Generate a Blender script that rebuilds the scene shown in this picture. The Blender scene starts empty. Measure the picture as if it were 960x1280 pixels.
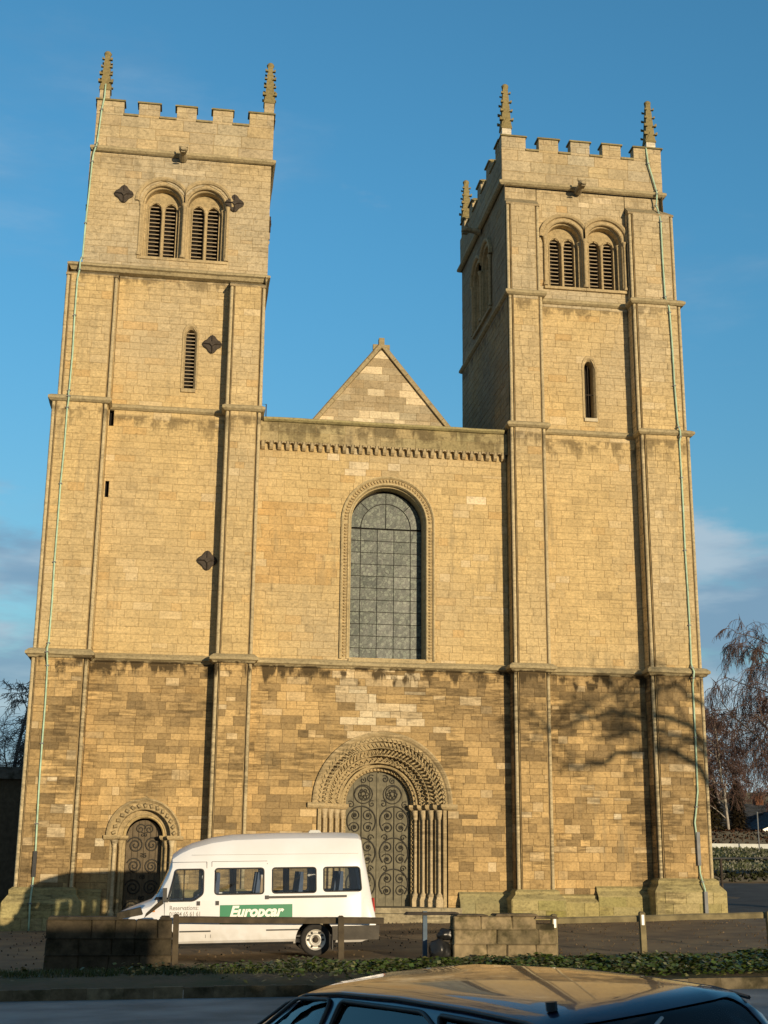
import bpy, bmesh, math, random
from mathutils import Vector, Matrix, noise
random.seed(7)
R = random.uniform
sc = bpy.context.scene
COL = sc.collection

# ------------------------------------------------------------------ camera
F_PX, PITCH, YAW, ROLL = 1639.66, 0.26034896, 0.14677658, 0.00914359
cam_d = bpy.data.cameras.new("camera"); cam = bpy.data.objects.new("camera", cam_d); COL.objects.link(cam)
sc.camera = cam
cam_d.sensor_fit = 'VERTICAL'; cam_d.sensor_height = 36.0; cam_d.sensor_width = 27.0
cam_d.lens = F_PX / 1280 * 36; cam_d.clip_start = 0.1; cam_d.clip_end = 3000
_R = Vector((math.cos(YAW), -math.sin(YAW), 0))
_U = Vector((-math.sin(PITCH) * math.sin(YAW), -math.sin(PITCH) * math.cos(YAW), math.cos(PITCH)))
_F = Vector((math.cos(PITCH) * math.sin(YAW), math.cos(PITCH) * math.cos(YAW), math.sin(PITCH)))
cr, sr = math.cos(ROLL), math.sin(ROLL)
right = cr * _R + sr * _U; up = -sr * _R + cr * _U
CAM = Vector((0, -42.5, 1.59))
cam.matrix_world = Matrix(((right.x, up.x, -_F.x, CAM.x), (right.y, up.y, -_F.y, CAM.y), (right.z, up.z, -_F.z, CAM.z), (0, 0, 0, 1)))

# ------------------------------------------------------------------ sun + sky
SUN_AZ, SUN_EL = math.radians(21), math.radians(4.6)       # azimuth to the right of the facade's normal
sdir = Vector((math.sin(SUN_AZ) * math.cos(SUN_EL), -math.cos(SUN_AZ) * math.cos(SUN_EL), math.sin(SUN_EL)))
sun_d = bpy.data.lights.new("sun", 'SUN'); sun = bpy.data.objects.new("sun", sun_d); COL.objects.link(sun)
sun_d.energy = 4.6; sun_d.angle = math.radians(0.5); sun_d.color = (1.0, 0.80, 0.53)
sun.rotation_euler = sdir.to_track_quat('Z', 'Y').to_euler(); sun.location = (30, -60, 30)
world = bpy.data.worlds.new("World"); sc.world = world; world.use_nodes = True
wn, wl = world.node_tree.nodes, world.node_tree.links
wn.clear()
def wnode(t, **k):
    n = wn.new(t)
    for a, b in k.items(): setattr(n, a, b)
    return n
sky = wnode('ShaderNodeTexSky', sky_type='NISHITA', sun_disc=False, sun_elevation=math.radians(9),
            sun_rotation=math.atan2(sdir.x, sdir.y))
sky.altitude = 0; sky.air_density = 1.0; sky.dust_density = 0.25; sky.ozone_density = 2.0
sky.sun_elevation = SUN_EL
tc = wnode('ShaderNodeTexCoord')
sepv = wnode('ShaderNodeSeparateXYZ'); wl.new(tc.outputs['Generated'], sepv.inputs[0])
CLX, CLY, CLZ = 0.2, 6.1, 4.4
def wmap(src, a, b, lo, hi, smooth_=True):
    n = wnode('ShaderNodeMapRange')
    if smooth_: n.interpolation_type = 'SMOOTHSTEP'
    for k, v in zip(('From Min', 'From Max', 'To Min', 'To Max'), (a, b, lo, hi)): n.inputs[k].default_value = v
    wl.new(src, n.inputs['Value']); return n.outputs[0]
def wmath(op, a, b):
    n = wnode('ShaderNodeMath', operation=op)
    for i, x in enumerate((a, b)):
        if isinstance(x, (int, float)): n.inputs[i].default_value = x
        else: wl.new(x, n.inputs[i])
    return n.outputs[0]
def wmix(f, a, b):
    n = wnode('ShaderNodeMix', data_type='RGBA')
    for k, x in (('Factor', f), ('A', a), ('B', b)):
        if isinstance(x, tuple): n.inputs[k].default_value = (*x, 1)
        else: wl.new(x, n.inputs[k])
    return n.outputs['Result']
def wnoise(scale, loc, sz, detail, rough=.55):
    mp = wnode('ShaderNodeMapping'); mp.inputs['Scale'].default_value = (1, 1, sz); mp.inputs['Location'].default_value = loc; wl.new(tc.outputs['Generated'], mp.inputs[0])
    n = wnode('ShaderNodeTexNoise'); n.inputs['Scale'].default_value = scale; n.inputs['Detail'].default_value = detail; n.inputs['Roughness'].default_value = rough; wl.new(mp.outputs[0], n.inputs['Vector']); return n.outputs['Fac']
EL = sepv.outputs['Z']
# clear blue: deepened away from the low sun, paler towards the horizon
tA = wmix(wmap(EL, .05, .5, 0, 1), (1.0, 1.28, 1.36), (0.84, 1.74, 2.05))
dotn = wnode('ShaderNodeVectorMath', operation='DOT_PRODUCT'); dotn.inputs[1].default_value = tuple(sdir); wl.new(tc.outputs['Generated'], dotn.inputs[0])
tB = wmix(wmap(dotn.outputs['Value'], -.35, .55, 0, 1), tA, (1.0, .92, .85))
tm_ = wnode('ShaderNodeMix', data_type='RGBA', blend_type='MULTIPLY'); tm_.inputs['Factor'].default_value = 1; wl.new(sky.outputs[0], tm_.inputs['A']); wl.new(tB, tm_.inputs['B'])
# a bank of grey-blue stratus low down, broken at its upper edge, and a few high wisps
cn = wnoise(4.6, (CLX, CLY, CLZ), 3.2, 7)
thr = wmap(EL, .10, .35, .27, .69, False)
bank = wmath('MULTIPLY', wmap(wmath('SUBTRACT', cn, thr), -.02, .12, 0, 1), .82)
wisp = wmath('MULTIPLY', wmap(wnoise(2.4, (4.2, 1.0, 2.0), 3.5, 8, .6), .53, .76, 0, 1), .30)
cf = wmath('MAXIMUM', bank, wisp)
ccol = wmix(wmap(wnoise(6.0, (1.7, 2.2, 5.1), 4.0, 5), .40, .66, 0, 1), (1.35, 2.15, 3.1), (3.0, 3.7, 4.3))
mixc_out = wmix(cf, tm_.outputs['Result'], ccol)
bg = wnode('ShaderNodeBackground'); bg.inputs['Strength'].default_value = 0.15
wo = wnode('ShaderNodeOutputWorld'); wl.new(mixc_out, bg.inputs['Color']); wl.new(bg.outputs[0], wo.inputs['Surface'])
vs = sc.view_settings
sc.display_settings.display_device = 'sRGB'
vs.view_transform = 'Standard'; vs.look = 'None'; vs.exposure = 0.0; vs.gamma = 1.0
sc.render.engine = 'CYCLES'

# ------------------------------------------------------------------ materials
def new_mat(name):
    m = bpy.data.materials.new(name); m.use_nodes = True
    nt = m.node_tree; b = nt.nodes['Principled BSDF']
    return m, nt, b
def nd(nt, t, **k):
    n = nt.nodes.new(t)
    for a, v in k.items(): setattr(n, a, v)
    return n
def mat(name, col, rough=0.8, var=0.25, scale=3.0, bump=0.3, bscale=25.0, metallic=0.0, spec=0.5, col2=None, coat=0.0):
    m, nt, b = new_mat(name); L = nt.links
    geo = nd(nt, 'ShaderNodeTexCoord')
    n = nd(nt, 'ShaderNodeTexNoise'); n.inputs['Scale'].default_value = scale; n.inputs['Detail'].default_value = 6
    L.new(geo.outputs['Object'], n.inputs['Vector'])
    mx = nd(nt, 'ShaderNodeMix', data_type='RGBA')
    c2 = col2 or tuple(c * (1 - var) for c in col)
    c1 = tuple(min(1, c * (1 + var * .6)) for c in col) if not col2 else col
    mx.inputs['A'].default_value = (*c1, 1); mx.inputs['B'].default_value = (*c2, 1)
    r = nd(nt, 'ShaderNodeMapRange'); r.inputs['From Min'].default_value = 0.35; r.inputs['From Max'].default_value = 0.65
    L.new(n.outputs['Fac'], r.inputs['Value']); L.new(r.outputs[0], mx.inputs['Factor']); L.new(mx.outputs['Result'], b.inputs['Base Color'])
    b.inputs['Roughness'].default_value = rough; b.inputs['Metallic'].default_value = metallic
    b.inputs['Specular IOR Level'].default_value = spec; b.inputs['Coat Weight'].default_value = coat
    if coat: b.inputs['Coat Roughness'].default_value = 0.04
    if bump:
        n3 = nd(nt, 'ShaderNodeTexNoise'); n3.inputs['Scale'].default_value = bscale; n3.inputs['Detail'].default_value = 5
        L.new(geo.outputs['Object'], n3.inputs['Vector'])
        bp = nd(nt, 'ShaderNodeBump'); bp.inputs['Strength'].default_value = bump; bp.inputs['Distance'].default_value = 0.02
        L.new(n3.outputs['Fac'], bp.inputs['Height']); L.new(bp.outputs[0], b.inputs['Normal'])
    return m
def stone_mat():
    m, nt, b = new_mat('sandstone'); L = nt.links
    at = nd(nt, 'ShaderNodeAttribute', attribute_name='tint')
    geo = nd(nt, 'ShaderNodeNewGeometry')
    def nz(scale, detail=6, mapping=None, rough=.6):
        n = nd(nt, 'ShaderNodeTexNoise'); n.inputs['Scale'].default_value = scale; n.inputs['Detail'].default_value = detail; n.inputs['Roughness'].default_value = rough
        if mapping:
            mpp = nd(nt, 'ShaderNodeMapping'); mpp.inputs['Scale'].default_value = mapping; L.new(geo.outputs['Position'], mpp.inputs[0]); L.new(mpp.outputs[0], n.inputs['Vector'])
        else: L.new(geo.outputs['Position'], n.inputs['Vector'])
        return n
    def rng(src, a, c, lo, hi):
        r = nd(nt, 'ShaderNodeMapRange'); r.inputs['From Min'].default_value = a; r.inputs['From Max'].default_value = c
        r.inputs['To Min'].default_value = lo; r.inputs['To Max'].default_value = hi; L.new(src, r.inputs['Value']); return r
    def mulcol(a, bf):
        x = nd(nt, 'ShaderNodeVectorMath', operation='SCALE'); L.new(a, x.inputs[0]); L.new(bf, x.inputs['Scale']); return x
    c = at.outputs['Color']
    c = mulcol(c, rng(nz(1.1).outputs['Fac'], .3, .7, .84, 1.12).outputs[0]).outputs[0]
    c = mulcol(c, rng(nz(14, 8).outputs['Fac'], .3, .7, .80, 1.16).outputs[0]).outputs[0]
    gr_ = nz(6.5, 9, (1, 1, 1.6), .78); c = mulcol(c, rng(gr_.outputs['Fac'], .36, .50, .66, 1.02).outputs[0]).outputs[0]
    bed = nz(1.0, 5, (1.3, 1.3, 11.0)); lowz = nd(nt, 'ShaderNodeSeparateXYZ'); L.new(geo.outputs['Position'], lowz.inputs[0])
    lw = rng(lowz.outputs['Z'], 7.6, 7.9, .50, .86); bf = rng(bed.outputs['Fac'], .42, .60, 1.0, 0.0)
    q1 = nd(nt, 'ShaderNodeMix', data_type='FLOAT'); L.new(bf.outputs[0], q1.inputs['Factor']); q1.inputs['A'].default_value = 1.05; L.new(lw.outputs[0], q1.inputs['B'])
    pm = nz(.55, 5, None, .65); pmr = rng(pm.outputs['Fac'], .47, .58, 0, 1)
    q2 = nd(nt, 'ShaderNodeMix', data_type='FLOAT'); L.new(pmr.outputs[0], q2.inputs['Factor']); q2.inputs['A'].default_value = 1.0; L.new(q1.outputs['Result'], q2.inputs['B'])
    c = mulcol(c, q2.outputs['Result']).outputs[0]
    # long vertical rain streaks, soot grey, patchy
    st = nz(1.0, 5, (3.2, 3.2, .35)); pt = nz(.23, 3)
    s1 = rng(st.outputs['Fac'], .52, .72, 0, 1); s2 = rng(pt.outputs['Fac'], .42, .62, 0, .65)
    mm = nd(nt, 'ShaderNodeMath', operation='MULTIPLY'); L.new(s1.outputs[0], mm.inputs[0]); L.new(s2.outputs[0], mm.inputs[1])
    mx = nd(nt, 'ShaderNodeMix', data_type='RGBA'); mx.inputs['B'].default_value = (.22, .185, .115, 1)
    L.new(mm.outputs[0], mx.inputs['Factor']); L.new(c, mx.inputs['A'])
    # drip-eaten soot crust hanging under the string courses (heights of the strings)
    sep = nd(nt, 'ShaderNodeSeparateXYZ'); L.new(geo.outputs['Position'], sep.inputs[0])
    last = mx.outputs['Result']
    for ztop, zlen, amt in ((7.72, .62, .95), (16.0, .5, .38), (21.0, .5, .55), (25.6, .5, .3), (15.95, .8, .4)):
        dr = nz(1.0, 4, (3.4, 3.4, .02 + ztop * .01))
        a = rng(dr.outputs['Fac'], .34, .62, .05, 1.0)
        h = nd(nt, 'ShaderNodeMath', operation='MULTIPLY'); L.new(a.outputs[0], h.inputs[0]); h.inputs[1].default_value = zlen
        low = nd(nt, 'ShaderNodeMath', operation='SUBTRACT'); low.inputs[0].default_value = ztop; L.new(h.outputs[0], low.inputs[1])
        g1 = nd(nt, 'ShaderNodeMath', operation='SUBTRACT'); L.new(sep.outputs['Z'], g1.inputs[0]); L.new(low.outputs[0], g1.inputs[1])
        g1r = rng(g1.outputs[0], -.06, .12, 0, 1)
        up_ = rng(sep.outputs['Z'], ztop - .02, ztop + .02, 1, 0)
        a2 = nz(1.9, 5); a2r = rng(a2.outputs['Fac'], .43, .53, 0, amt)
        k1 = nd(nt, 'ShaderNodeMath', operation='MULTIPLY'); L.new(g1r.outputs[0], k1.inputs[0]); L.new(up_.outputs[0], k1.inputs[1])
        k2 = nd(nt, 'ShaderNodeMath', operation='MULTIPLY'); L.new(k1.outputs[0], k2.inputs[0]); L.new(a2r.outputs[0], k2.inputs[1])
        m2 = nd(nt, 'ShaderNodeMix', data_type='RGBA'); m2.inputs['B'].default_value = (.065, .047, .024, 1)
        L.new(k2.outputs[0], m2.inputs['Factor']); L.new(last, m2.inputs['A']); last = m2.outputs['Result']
    L.new(last, b.inputs['Base Color']); b.inputs['Roughness'].default_value = .92; b.inputs['Specular IOR Level'].default_value = .2
    bn = nz(9, 9, None, .7); bp = nd(nt, 'ShaderNodeBump'); bp.inputs['Strength'].default_value = .55; bp.inputs['Distance'].default_value = .03
    L.new(bn.outputs['Fac'], bp.inputs['Height']); L.new(bp.outputs[0], b.inputs['Normal'])
    return m
def tint_mat(name, rough=.8, bscale=30, bump=.3, stain=False):
    m, nt, b = new_mat(name); L = nt.links
    at = nd(nt, 'ShaderNodeAttribute', attribute_name='tint')
    geo = nd(nt, 'ShaderNodeNewGeometry')
    n = nd(nt, 'ShaderNodeTexNoise'); n.inputs['Scale'].default_value = 6; n.inputs['Detail'].default_value = 6; L.new(geo.outputs['Position'], n.inputs['Vector'])
    r = nd(nt, 'ShaderNodeMapRange'); r.inputs['From Min'].default_value = .3; r.inputs['From Max'].default_value = .7; r.inputs['To Min'].default_value = .7; r.inputs['To Max'].default_value = 1.25
    L.new(n.outputs['Fac'], r.inputs['Value'])
    x = nd(nt, 'ShaderNodeVectorMath', operation='SCALE'); L.new(at.outputs['Color'], x.inputs[0]); L.new(r.outputs[0], x.inputs['Scale'])
    if stain:
        ns = nd(nt, 'ShaderNodeTexNoise'); ns.inputs['Scale'].default_value = 2.1; ns.inputs['Detail'].default_value = 7; ns.inputs['Roughness'].default_value = .65; L.new(geo.outputs['Position'], ns.inputs['Vector'])
        rs2 = nd(nt, 'ShaderNodeMapRange'); rs2.inputs['From Min'].default_value = .46; rs2.inputs['From Max'].default_value = .62; L.new(ns.outputs['Fac'], rs2.inputs['Value'])
        ms = nd(nt, 'ShaderNodeMix', data_type='RGBA', blend_type='MULTIPLY'); ms.inputs['B'].default_value = (.38, .40, .33, 1); L.new(rs2.outputs[0], ms.inputs['Factor']); L.new(x.outputs[0], ms.inputs['A']); L.new(ms.outputs['Result'], b.inputs['Base Color'])
    else: L.new(x.outputs[0], b.inputs['Base Color'])
    b.inputs['Roughness'].default_value = rough; b.inputs['Specular IOR Level'].default_value = .3
    n3 = nd(nt, 'ShaderNodeTexNoise'); n3.inputs['Scale'].default_value = bscale; L.new(geo.outputs['Position'], n3.inputs['Vector'])
    bp = nd(nt, 'ShaderNodeBump'); bp.inputs['Strength'].default_value = bump; bp.inputs['Distance'].default_value = .02
    L.new(n3.outputs['Fac'], bp.inputs['Height']); L.new(bp.outputs[0], b.inputs['Normal'])
    return m
def glass_mat(name, tint=(.8, .85, .85), refl_rough=.02, trans=1.0):
    m = bpy.data.materials.new(name); m.use_nodes = True; nt = m.node_tree; nt.nodes.clear(); L = nt.links
    t = nd(nt, 'ShaderNodeBsdfTransparent'); t.inputs[0].default_value = (*tint, 1)
    g = nd(nt, 'ShaderNodeBsdfGlossy'); g.inputs['Roughness'].default_value = refl_rough; g.inputs['Color'].default_value = (1, 1, 1, 1)
    f = nd(nt, 'ShaderNodeFresnel'); f.inputs['IOR'].default_value = 1.6
    mx = nd(nt, 'ShaderNodeMixShader'); o = nd(nt, 'ShaderNodeOutputMaterial')
    L.new(f.outputs[0], mx.inputs[0]); L.new(t.outputs[0], mx.inputs[1]); L.new(g.outputs[0], mx.inputs[2]); L.new(mx.outputs[0], o.inputs['Surface'])
    return m
def leaded_mat():
    m, nt, b = new_mat('leaded_glass'); L = nt.links
    geo = nd(nt, 'ShaderNodeNewGeometry')
    mpp = nd(nt, 'ShaderNodeMapping'); mpp.inputs['Scale'].default_value = (1, 0.01, 1); L.new(geo.outputs['Position'], mpp.inputs[0])
    v = nd(nt, 'ShaderNodeTexVoronoi', feature='DISTANCE_TO_EDGE'); v.inputs['Scale'].default_value = 9.5; L.new(mpp.outputs[0], v.inputs['Vector'])
    v2 = nd(nt, 'ShaderNodeTexVoronoi'); v2.inputs['Scale'].default_value = 9.5; L.new(mpp.outputs[0], v2.inputs['Vector'])
    r = nd(nt, 'ShaderNodeMapRange'); r.inputs['From Min'].default_value = .02; r.inputs['From Max'].default_value = .09; L.new(v.outputs['Distance'], r.inputs['Value'])
    hs = nd(nt, 'ShaderNodeMix', data_type='RGBA'); hs.inputs['A'].default_value = (.03, .042, .036, 1); hs.inputs['B'].default_value = (.17, .20, .155, 1)
    L.new(v2.outputs['Color'], hs.inputs['Factor'])
    mx = nd(nt, 'ShaderNodeMix', data_type='RGBA'); mx.inputs['A'].default_value = (.035, .04, .035, 1)
    L.new(r.outputs[0], mx.inputs['Factor']); L.new(hs.outputs['Result'], mx.inputs['B']); L.new(mx.outputs['Result'], b.inputs['Base Color'])
    b.inputs['Roughness'].default_value = .38; b.inputs['Specular IOR Level'].default_value = .35
    bn = nd(nt, 'ShaderNodeTexNoise'); bn.inputs['Scale'].default_value = 4; L.new(geo.outputs['Position'], bn.inputs['Vector'])
    bp = nd(nt, 'ShaderNodeBump'); bp.inputs['Strength'].default_value = .25; bp.inputs['Distance'].default_value = .03
    L.new(bn.outputs['Fac'], bp.inputs['Height']); L.new(bp.outputs[0], b.inputs['Normal'])
    return m
STONE = stone_mat()
IRON = mat('rusty_iron', (.055, .042, .03), .8, .4, 9, .4, 40)
IRONDOOR = mat('weathered_ironwork', (.035, .032, .025), .7, .3, 9, .3, 40)
OAK = mat('weathered_oak', (.16, .145, .095), .8, .3, 5, .4, 30)
DARKOAK = mat('dark_oak', (.13, .10, .06), .8, .3, 5, .4, 30)
SLATWOOD = mat('louvre_timber', (.36, .29, .19), .85, .25, 5, .3, 30)
VOID = mat('dark_interior', (.012, .010, .008), 1.0, .2, 2, 0)
LEAD = mat('roof_lead', (.16, .17, .18), .6, .3, 2, .2, 10)
COPPER = mat('verdigris_copper', (.42, .60, .44), .6, .2, 6, .2, 30)
GLASSLEAD = leaded_mat()
BLACKPL = mat('black_plastic', (.02, .02, .02), .5, .2, 5, .1)
WHITEP = mat('white_van_paint', (.80, .80, .75), .35, .03, 1.5, 0, coat=.4, col2=(.72, .70, .62))
def grime(m):                                        # road dirt thickening towards the sills
    nt = m.node_tree; L = nt.links; b = nt.nodes['Principled BSDF']; src = b.inputs['Base Color'].links[0].from_socket
    t = nd(nt, 'ShaderNodeTexCoord'); sp_ = nd(nt, 'ShaderNodeSeparateXYZ'); L.new(t.outputs['Object'], sp_.inputs[0])
    n = nd(nt, 'ShaderNodeTexNoise'); n.inputs['Scale'].default_value = 5; n.inputs['Detail'].default_value = 6; L.new(t.outputs['Object'], n.inputs['Vector'])
    r = nd(nt, 'ShaderNodeMapRange'); r.inputs['From Min'].default_value = .9; r.inputs['From Max'].default_value = .3; r.inputs['To Max'].default_value = .75; L.new(sp_.outputs['Z'], r.inputs['Value'])
    q = nd(nt, 'ShaderNodeMath', operation='MULTIPLY'); L.new(r.outputs[0], q.inputs[0]); L.new(n.outputs['Fac'], q.inputs[1])
    mx = nd(nt, 'ShaderNodeMix', data_type='RGBA'); mx.inputs['B'].default_value = (.30, .25, .17, 1); L.new(q.outputs[0], mx.inputs['Factor']); L.new(src, mx.inputs['A']); L.new(mx.outputs['Result'], b.inputs['Base Color'])
VANPAINT = mat('white_van_body_paint', (.78, .80, .84), .35, .03, 1.5, 0, coat=.4, col2=(.74, .745, .76)); grime(VANPAINT)
TYRE = mat('tyre_rubber', (.022, .02, .018), .85, .3, 8, .3)
RIM = mat('wheel_silver', (.62, .60, .55), .4, .1, 5, 0, metallic=.3)
GREEN = mat('green_vinyl', (.0, .20, .085), .4, .05, 2, 0)
WHITEV = mat('white_vinyl', (.85, .85, .80), .4, .02, 2, 0)
GREYV = mat('grey_lettering', (.20, .20, .19), .5, .05, 2, 0)
SEAT = mat('blue_seat_cloth', (.10, .13, .20), .9, .2, 6, .2)
CURT = mat('beige_lining', (.50, .38, .26), .9, .15, 4, .1)
NAVY = mat('navy_car_paint', (.014, .018, .045), .30, .3, 3, .05, 60, spec=.6, coat=.85)
TIMBER = mat('weathered_rail_timber', (.20, .165, .085), .9, .35, 4, .4, 25)
VGLASS = glass_mat('van_window_glass', (.80, .84, .86))
CGLASS = glass_mat('car_window_glass', (.42, .50, .50))
MORTAR = tint_mat('lime_mortar', .95, 30, .4)
ROUGHST = tint_mat('rubble_stone', .9, 12, .6, stain=True)
TINTM = tint_mat('plant_tint', .6, 20, .1)
BARK = tint_mat('tree_bark', .9, 14, .4)
BRICKM = tint_mat('red_brick', .9, 20, .3)

# ------------------------------------------------------------------ mesh builder
class Frame:                       # u along the face, y inward (negative = towards the viewer of that face), z up
    def __init__(s, ox=0, oy=0, k=0):
        s.o = (ox, oy); s.c, s.s = [(1, 0), (0, 1), (-1, 0), (0, -1)][k % 4]
    def __call__(s, u, y, z):
        return (s.o[0] + u * s.c - y * s.s, s.o[1] + u * s.s + y * s.c, z)
FRONT = Frame()
class MB:
    def __init__(s, tint=(.42, .33, .19), F=FRONT):
        s.v = []; s.f = []; s.t = []; s.m = []; s.sm = []; s.tint = tint; s.F = F
    def poly(s, pts, tint=None, mi=0, smooth=False, F=None):
        F = F or s.F; b = len(s.v); s.v += [F(*p) for p in pts]
        s.f.append(tuple(range(b, b + len(pts)))); s.t.append(tint or s.tint); s.m.append(mi); s.sm.append(smooth)
    def grid(s, rows, closed=False, tint=None, mi=0, smooth=True, F=None, cap=False):
        F = F or s.F; b = len(s.v); n = len(rows[0])
        for r in rows: s.v += [F(*p) for p in r]
        for i in range(len(rows) - 1):
            for j in range(n if closed else n - 1):
                k = (j + 1) % n
                s.f.append((b + i * n + j, b + i * n + k, b + (i + 1) * n + k, b + (i + 1) * n + j)); s.t.append(tint or s.tint); s.m.append(mi); s.sm.append(smooth)
        if cap:
            s.f.append(tuple(b + j for j in range(n))); s.t.append(tint or s.tint); s.m.append(mi); s.sm.append(False)
            s.f.append(tuple(b + (len(rows) - 1) * n + j for j in range(n))); s.t.append(tint or s.tint); s.m.append(mi); s.sm.append(False)
    def box(s, u0, u1, y0, y1, z0, z1, tint=None, mi=0, F=None, top=None):
        # top=(u0,u1,y0,y1): a tapered box
        a = [(u0, y0, z0), (u1, y0, z0), (u1, y1, z0), (u0, y1, z0)]
        t = top or (u0, u1, y0, y1)
        b = [(t[0], t[2], z1), (t[1], t[2], z1), (t[1], t[3], z1), (t[0], t[3], z1)]
        F = F or s.F; k = len(s.v); s.v += [F(*p) for p in a + b]
        for q in ((0, 1, 2, 3), (4, 5, 6, 7), (0, 1, 5, 4), (1, 2, 6, 5), (2, 3, 7, 6), (3, 0, 4, 7)):
            s.f.append(tuple(k + i for i in q)); s.t.append(tint or s.tint); s.m.append(mi); s.sm.append(False)
    def lathe(s, cu, cy, prof, n=10, tint=None, mi=0, F=None):
        rows = [[(cu + r * math.cos(2 * math.pi * j / n), cy + r * math.sin(2 * math.pi * j / n), z) for j in range(n)] for r, z in prof]
        s.grid(rows, True, tint, mi, True, F, cap=True)
    def tube(s, pts, r, n=6, tint=None, mi=0, F=None, cap=True, r1=None):
        P = [Vector(p) for p in pts]; rows = []
        ref = None
        for i, p in enumerate(P):
            d = (P[min(i + 1, len(P) - 1)] - P[max(i - 1, 0)])
            if d.length < 1e-9: d = Vector((0, 0, 1))
            d.normalize()
            if ref is None: ref = Vector((0, 0, 1)) if abs(d.z) < .9 else Vector((1, 0, 0))
            a = d.cross(ref)
            if a.length < 1e-6: a = d.cross(Vector((0, 1, 0)))
            a.normalize(); b = a.cross(d); ref = b
            rr = r if r1 is None else r + (r1 - r) * i / (len(P) - 1)
            rows.append([tuple(p + rr * (math.cos(2 * math.pi * j / n) * a + math.sin(2 * math.pi * j / n) * b)) for j in range(n)])
        s.grid(rows, True, tint, mi, n > 4, F, cap=cap)
    def archsweep(s, uc, zb, sp, prof, n=24, F=None, clamp=None, tint=None, jamb=True, smooth=False, pointed=0):
        # prof: [(radius, y)...]; swept up the left jamb, round the arch and down the right jamb
        path = []
        if jamb: path.append((uc, zb, math.pi, True))
        if jamb == 'only':
            for sgn in (-1, 1):
                s.grid([[(uc + sgn * r, y, zb), (uc + sgn * r, y, sp)] for r, y in prof], False, tint, 0, False, F)
            return
        for i in range(n + 1): path.append((uc, sp, math.pi * (1 - i / n), False))
        if jamb: path.append((uc, zb, 0, True))
        rows = []
        for r, y in prof:
            row = []
            for cu, cz, a, j in path:
                u = cu + r * math.cos(a); z = cz + r * math.sin(a) * (1 + (pointed if not j else 0))
                if clamp: u = min(max(u, clamp[0]), clamp[1])
                row.append((u, y, z))
            rows.append(row)
        s.grid(rows, False, tint, 0, smooth, F)
    def plansweep(s, path, prof, z, closed=False, tint=None, F=None):
        # path: plan points (u,y), outward side is to the right-hand of travel for left-to-right along the front (towards -y)
        out = []; m_ = len(path)
        for i in range(m_ if closed else m_ - 1):
            a, b = path[i], path[(i + 1) % m_]; L_ = math.hypot(b[0] - a[0], b[1] - a[1]); k = max(1, int(L_ / .55)) if L_ > 1.0 else 1
            for j in range(k): t = j / k; out.append((lerp(a[0], b[0], t), lerp(a[1], b[1], t)))
        if not closed: out.append(path[-1])
        path = out; wob = [(R(-.007, .007), R(-.009, .009)) for _ in path]
        n = len(path); offs = []
        for i in range(n):
            def nrm(a, b):
                d = Vector((b[0] - a[0], b[1] - a[1])); d.normalize(); return Vector((d.y, -d.x))
            if closed or 0 < i < n - 1:
                n0 = nrm(path[i - 1], path[i]); n1 = nrm(path[i], path[(i + 1) % n])
                m = n0 + n1; m = m / max(m.dot(n0), .2) if m.length > 1e-6 else n0
            elif i == 0: m = nrm(path[0], path[1])
            else: m = nrm(path[-2], path[-1])
            offs.append(m)
        rows = [[(path[i][0] + offs[i].x * (o + (wob[i][0] if o > .03 else 0)), path[i][1] + offs[i].y * (o + (wob[i][0] if o > .03 else 0)), z + h + (wob[i][1] if o > .03 else 0)) for i in range(n)] for o, h in prof]
        s.grid(rows, closed, tint, 0, False, F)
    def build(s, name, mats, parent=None, origin=None, kind=None, local=False):
        if not s.v: return None
        me = bpy.data.meshes.new(name)
        pw = WL.get(parent.name, Vector((0, 0, 0))) if parent else Vector((0, 0, 0))
        o3 = Vector(origin) if origin is not None else pw
        me.from_pydata([(a - o3.x, b - o3.y, c - o3.z) for a, b, c in s.v], [], s.f)
        at = me.attributes.new('tint', 'FLOAT_COLOR', 'FACE')
        at.data.foreach_set('color', [c for t in s.t for c in (t[0], t[1], t[2], 1.0)])
        me.polygons.foreach_set('use_smooth', s.sm)
        mats = mats if isinstance(mats, (list, tuple)) else [mats]
        for mm in mats: me.materials.append(mm)
        if len(mats) > 1: me.polygons.foreach_set('material_index', s.m)
        me.update()
        o = bpy.data.objects.new(name, me); COL.objects.link(o)
        o.parent = parent; o.location = o3 - pw; WL[o.name] = o3
        if kind: o['kind'] = kind
        return o
WL = {}
def thing(name, label, cat, loc, group=None):
    o = bpy.data.objects.new(name, None); COL.objects.link(o); o.location = loc; o.empty_display_size = .3
    o['label'] = label; o['category'] = cat
    if group: o['group'] = group
    WL[o.name] = Vector(loc); return o
def tag(o, label, cat, group=None):
    o['label'] = label; o['category'] = cat
    if group: o['group'] = group
    return o
def inst(src, name, parent, world_loc):
    o = src.copy(); o.name = name; COL.objects.link(o); o.parent = parent
    pw = WL.get(parent.name, Vector((0, 0, 0))) if parent else Vector((0, 0, 0))
    o.location = Vector(world_loc) - pw; WL[o.name] = Vector(world_loc); return o

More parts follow.
